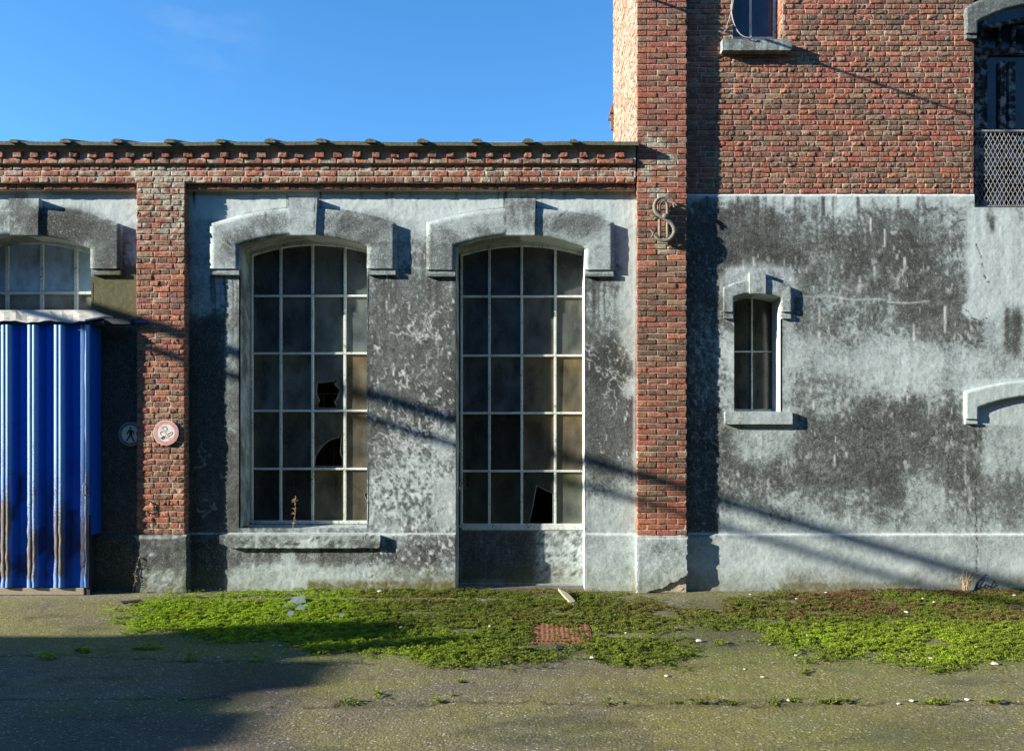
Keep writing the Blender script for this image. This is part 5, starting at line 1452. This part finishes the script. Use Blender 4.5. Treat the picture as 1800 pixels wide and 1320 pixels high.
# drain grate and hole
gr = tag(empty('drain_grate', G(988, 1115, 0)), 'rusty iron drain grate half covered by moss before the glazed door', 'drain grate')
a, b = G(936, 1127), G(1042, 1127); yb_ = G(988, 1096).y
m = MB(); nb_ = 13; wB = (b.x - a.x) / nb_
m.box(a.x, b.x, a.y - 0.075, a.y - 0.06, -0.03, 0.012); m.box(a.x, b.x, a.y, a.y + 0.018, -0.03, 0.014)
for k in range(nb_ + 1): m.box(a.x + k * wB - 0.007, a.x + k * wB + 0.007, a.y - 0.06, a.y, -0.03, 0.011)
m.build('bar', M['rust'], gr)
m = MB(); m.box(a.x, b.x, a.y - 0.06, a.y, -0.02, 0.0045).build('slot', M['sign_black'], gr)
Vt, Q = gbox(a.x, b.x, a.y + 0.02, yb_, -0.03, 0.004, 0.012)
it, jt = np.round((Vt[:, 0] - a.x) / 0.012).astype(int), np.round((Vt[:, 1] - a.y) / 0.012).astype(int)
Vt[:, 2] += np.where((Vt[:, 2] > 0) & (it % 4 < 2) & (jt % 4 < 2) & (it > 1) & (jt > 2), 0.006, 0)
npmesh('plate', Vt, Q, M['rust'], gr)
c = G(983, 1138); m = MB()
pts = [(c.x + (0.035 + random.uniform(-.008, .008)) * math.cos(t * 0.628), c.y + (0.075 + random.uniform(-.01, .01)) * math.sin(t * 0.628)) for t in range(10)]
m.add([(x, y, 0.006) for x, y in pts] + [(x, y, -0.02) for x, y in pts], [tuple(range(10))] + [(k, k + 10, (k + 1) % 10 + 10, (k + 1) % 10) for k in range(10)])
tag(m.build('drain_hole', M['sign_black'], None), 'black drain hole in the asphalt before the rusty grate', 'drain hole')

def flat_shard(name, pts, h, mat, label, cat, group=None, tilt=0.0):
    v = [G(*p) for p in pts]
    c = sum(v, Vector()) / len(v)
    m = MB(); n = len(v)
    lift = 0.028
    m.add([(p.x, p.y, lift + h + (p.y - c.y) * tilt) for p in v] + [(p.x, p.y, lift + (p.y - c.y) * tilt) for p in v],
          [tuple(range(n))] + [tuple(range(2 * n - 1, n - 1, -1))] + [(k, k + n, (k + 1) % n + n, (k + 1) % n) for k in range(n)])
    return tag(m.build(name, M[mat], None), label, cat, group)
gg = 'broken window glass lying on the moss'
flat_shard('glass_shard', [(492, 1070), (512, 1072), (538, 1063), (534, 1056), (520, 1057)], 0.006, 'shard', 'largest grey green glass shard lying on bright moss under the left window', 'glass shard', gg, 0.12)
flat_shard('glass_shard', [(518, 1074), (535, 1075), (543, 1069), (528, 1069)], 0.006, 'shard', 'thin glass shard touching the right side of the largest shard', 'glass shard', gg, 0.05)
flat_shard('glass_shard', [(503, 1085), (512, 1088), (518, 1081), (508, 1080)], 0.006, 'shard', 'small pale glass shard just below the largest shard', 'glass shard', gg, 0.1)
flat_shard('glass_shard', [(596, 1088), (603, 1089), (606, 1085), (598, 1084)], 0.006, 'shard', 'tiny glass shard on moss right of the other glass shards', 'glass shard', gg, 0.1)
flat_shard('wood_scrap', [(981, 1046), (986, 1050), (996, 1058), (1009, 1067), (1011, 1061), (1000, 1053), (990, 1049)], 0.03, 'wood', 'pale splintered wood scrap on the moss before the glazed door', 'wood scrap', None, 0.1)
flat_shard('wooden_stick', [(209, 1063), (216, 1066), (249, 1062), (248, 1059)], 0.015, 'dark', 'short dark stick on the asphalt left of the bright moss', 'stick', None, 0.0)
def chip(px, py, r, label, seed, group='pale stone chips strewn on the asphalt and moss'):
    rr = random.Random(seed); bm = bmesh.new(); bmesh.ops.create_icosphere(bm, subdivisions=2, radius=r)
    sx, sy_, sz = rr.uniform(0.9, 1.6), rr.uniform(0.8, 1.3), rr.uniform(0.45, 0.75)
    for v in bm.verts:
        f = 1 + 0.35 * (float(fbm(v.co.x / r * 1.3 + seed, v.co.y / r * 1.3 + v.co.z / r, 201, 2)) - 0.5) * 2
        v.co = Vector((v.co.x * sx, v.co.y * sy_, v.co.z * sz)) * f
    me = bpy.data.meshes.new('stone_chip'); bm.to_mesh(me); bm.free(); me.materials.append(M['stone'])
    o = bpy.data.objects.new('stone_chip', me); COL.objects.link(o); g = G(px, py); on_moss = bool(inpoly(np.array([px]), np.array([py]), PA)[0] or inpoly(np.array([px]), np.array([py]), PB)[0])
    r *= 0.8; o.scale = (0.8, 0.8, 0.8); o.location = (g.x, g.y, r * 0.3 + (0.03 if on_moss else 0.0)); tag(o, label, 'stone', group)
CH = [(1230, 1127, 0.035, 'largest white stone chip on bare asphalt right of the brick pier'), (1353, 1133, 0.016, 'white stone chip on dark asphalt beside the left tip of the right moss'),
      (1399, 1152, 0.016, 'white stone chip just below the left edge of the right moss'), (1593, 1081, 0.026, 'white stone chip on the middle of the right moss'),
      (1622, 1057, 0.022, 'flat pale stone chip on brown moss near the right wall'), (1642, 1063, 0.020, 'elongated pale stone chip on brown moss left of the dry grass tuft'),
      (1400, 1057, 0.018, 'pale stone chip at the top edge of the right moss'), (1452, 1046, 0.020, 'white stone chip close to the foot of the right wall under the blotched plaster'),
      (1319, 1045, 0.018, 'white stone chip at the wall foot below the small window'), (1419, 1122, 0.016, 'white stone chip on green moss near its lower left edge'),
      (1340, 1190, 0.016, 'white stone chip alone on the olive asphalt below the small moss clump'), (1309, 1176, 0.013, 'tiny white stone chip on olive asphalt under the bare dark patch'),
      (1637, 1163, 0.018, 'pale stone chip at the lower edge of the right moss'), (1748, 1167, 0.032, 'large white stone chip at the far right below the moss'),
      (1603, 1232, 0.024, 'white stone chip on the long mossy crack in the asphalt'), (1580, 1237, 0.018, 'small white stone chip just below the long mossy crack'),
      (1386, 1231, 0.020, 'white stone chip among moss clumps on the left part of the long crack'), (1700, 1230, 0.020, 'white stone chip on the right end of the long mossy crack'),
      (1783, 1051, 0.020, 'tan stone chip near the wall at the right end of the moss'), (480, 1135, 0.016, 'left one of two white stone chips on shaded asphalt below the left moss'),
      (492, 1135, 0.018, 'right one of two white stone chips on shaded asphalt below the left moss'), (345, 1147, 0.014, 'tiny white stone chip on shaded asphalt left of centre'),
      (384, 1155, 0.016, 'pale stone chip on the shaded crack left of centre'), (668, 1044, 0.034, 'tan stone chip on dark moss at the foot of the wall between the windows'),
      (705, 1108, 0.018, 'white stone chip on shaded green moss left of centre'), (861, 1106, 0.018, 'white stone chip on olive moss left of the rusty grate'),
      (1100, 1118, 0.015, 'pale stone chip on moss right of the rusty grate'), (1041, 1162, 0.020, 'white stone chip at the lower moss edge right of the drain hole'), (1172, 1188, 0.018, 'pale stone chip on olive asphalt below the pier moss')]
for k, (a_, b_, r_, l_) in enumerate(CH): chip(a_, b_, r_, l_, 300 + k)

# ================================================================== OFF TO THE SIDE (unseen shadow casters, plus a hall added to cut sky light)
wh = tag(empty('warehouse', (-20, -9, 0)), 'plain brick warehouse across the yard beyond the left edge', 'building')
m = MB(); m.box(-26, -16.0, -14.5, -6.3, 0, 4.6).build('wall', M['mortar'], wh)
m = MB()
for ya, yb2, h_ in ((-6.9, -6.3, 5.18), (-7.5, -6.9, 4.86), (-8.2, -7.5, 5.02), (-8.7, -8.2, 4.84), (-9.3, -8.7, 4.93), (-14.5, -9.3, 4.85)): m.box(-17.2, -16.0, ya, yb2, 4.6, h_)  # stepped heights made up to break the yard shadow's edge
m.build('shadow_parapet', M['mortar'], wh)
m = MB(); m.tube([(-16.6, -7.3, 4.8), (-16.6, -7.3, 5.55)], [0.16, 0.13], 10).build('shadow_chimney', M['mortar'], wh)  # added for the shadow streak it throws over the moss
m = MB(); m.box(-26, -17.2, -14.4, -6.4, 4.6, 4.7).build('roof', M['roof'], wh)
op = tag(empty('sky_block_hall', (4, -16, 0)), 'long dark brick hall added unseen behind the viewer to block sky light', 'building')
m = MB(); m.box(-36, 55, -30, -15.5, 0, 10.6).build('wall', M['shade_brick'], op)  # added to block low sky and deepen shade on the front wall
m = MB(); m.prism([(-36.4, 10.6), (55.4, 10.6), (55.4, 11.0), (-36.4, 11.0)], -30.3, -15.2).build('roof', M['roof'], op)
pl = tag(empty('utility_pole', (-14.3, -14.2, 0)), 'wooden utility pole beyond the left edge of the yard', 'utility pole')
m = MB(); m.tube([(-14.3, -14.2, 0), (-14.3, -14.2, 8.7)], [0.13, 0.09], 10).build('pole', M['wood'], pl, smooth=True)
for nm, r_, dz, lb in (('overhead_cable', 0.080, 0.0, 'upper of two thick black cables from the far left to the pole'), ('overhead_cable', 0.055, -0.27, 'lower and thinner of two black cables from the far left to the pole')):
    m = MB(); pts = []
    for k in range(25):
        t = 0.3 + k / 24 * 13.9
        z = 6.03 + 0.165 * t + 0.010 * (t - 4.5) ** 2 + dz * (1.0 + 0.04 * t)
        pts.append((-14.0 - 0.3 * k / 24, -t, z))
    tag(m.tube(pts, r_, 8).build(nm, M['cable'], None, smooth=True), lb, 'cable', 'overhead cables at the left')
po = tag(empty('utility_pole', (-14.0, -0.15, 0)), 'shorter wooden utility pole beside the workshop beyond the left edge', 'utility pole')
m = MB(); m.tube([(-14.0, -0.15, 0), (-14.0, -0.15, 6.6)], [0.11, 0.08], 10).build('pole', M['wood'], po, smooth=True)
m = MB(); m.tube([(0.55 - 0.0 * k, -0.15 - k * 0.6, 7.62 + 0.02 * k - 0.03 * math.sin(k / 14 * 3.14)) for k in range(15)], 0.018, 5)
tag(m.build('telephone_wire', M['cable'], None), 'thin black telephone wire leaving the tower above the picture', 'wire')
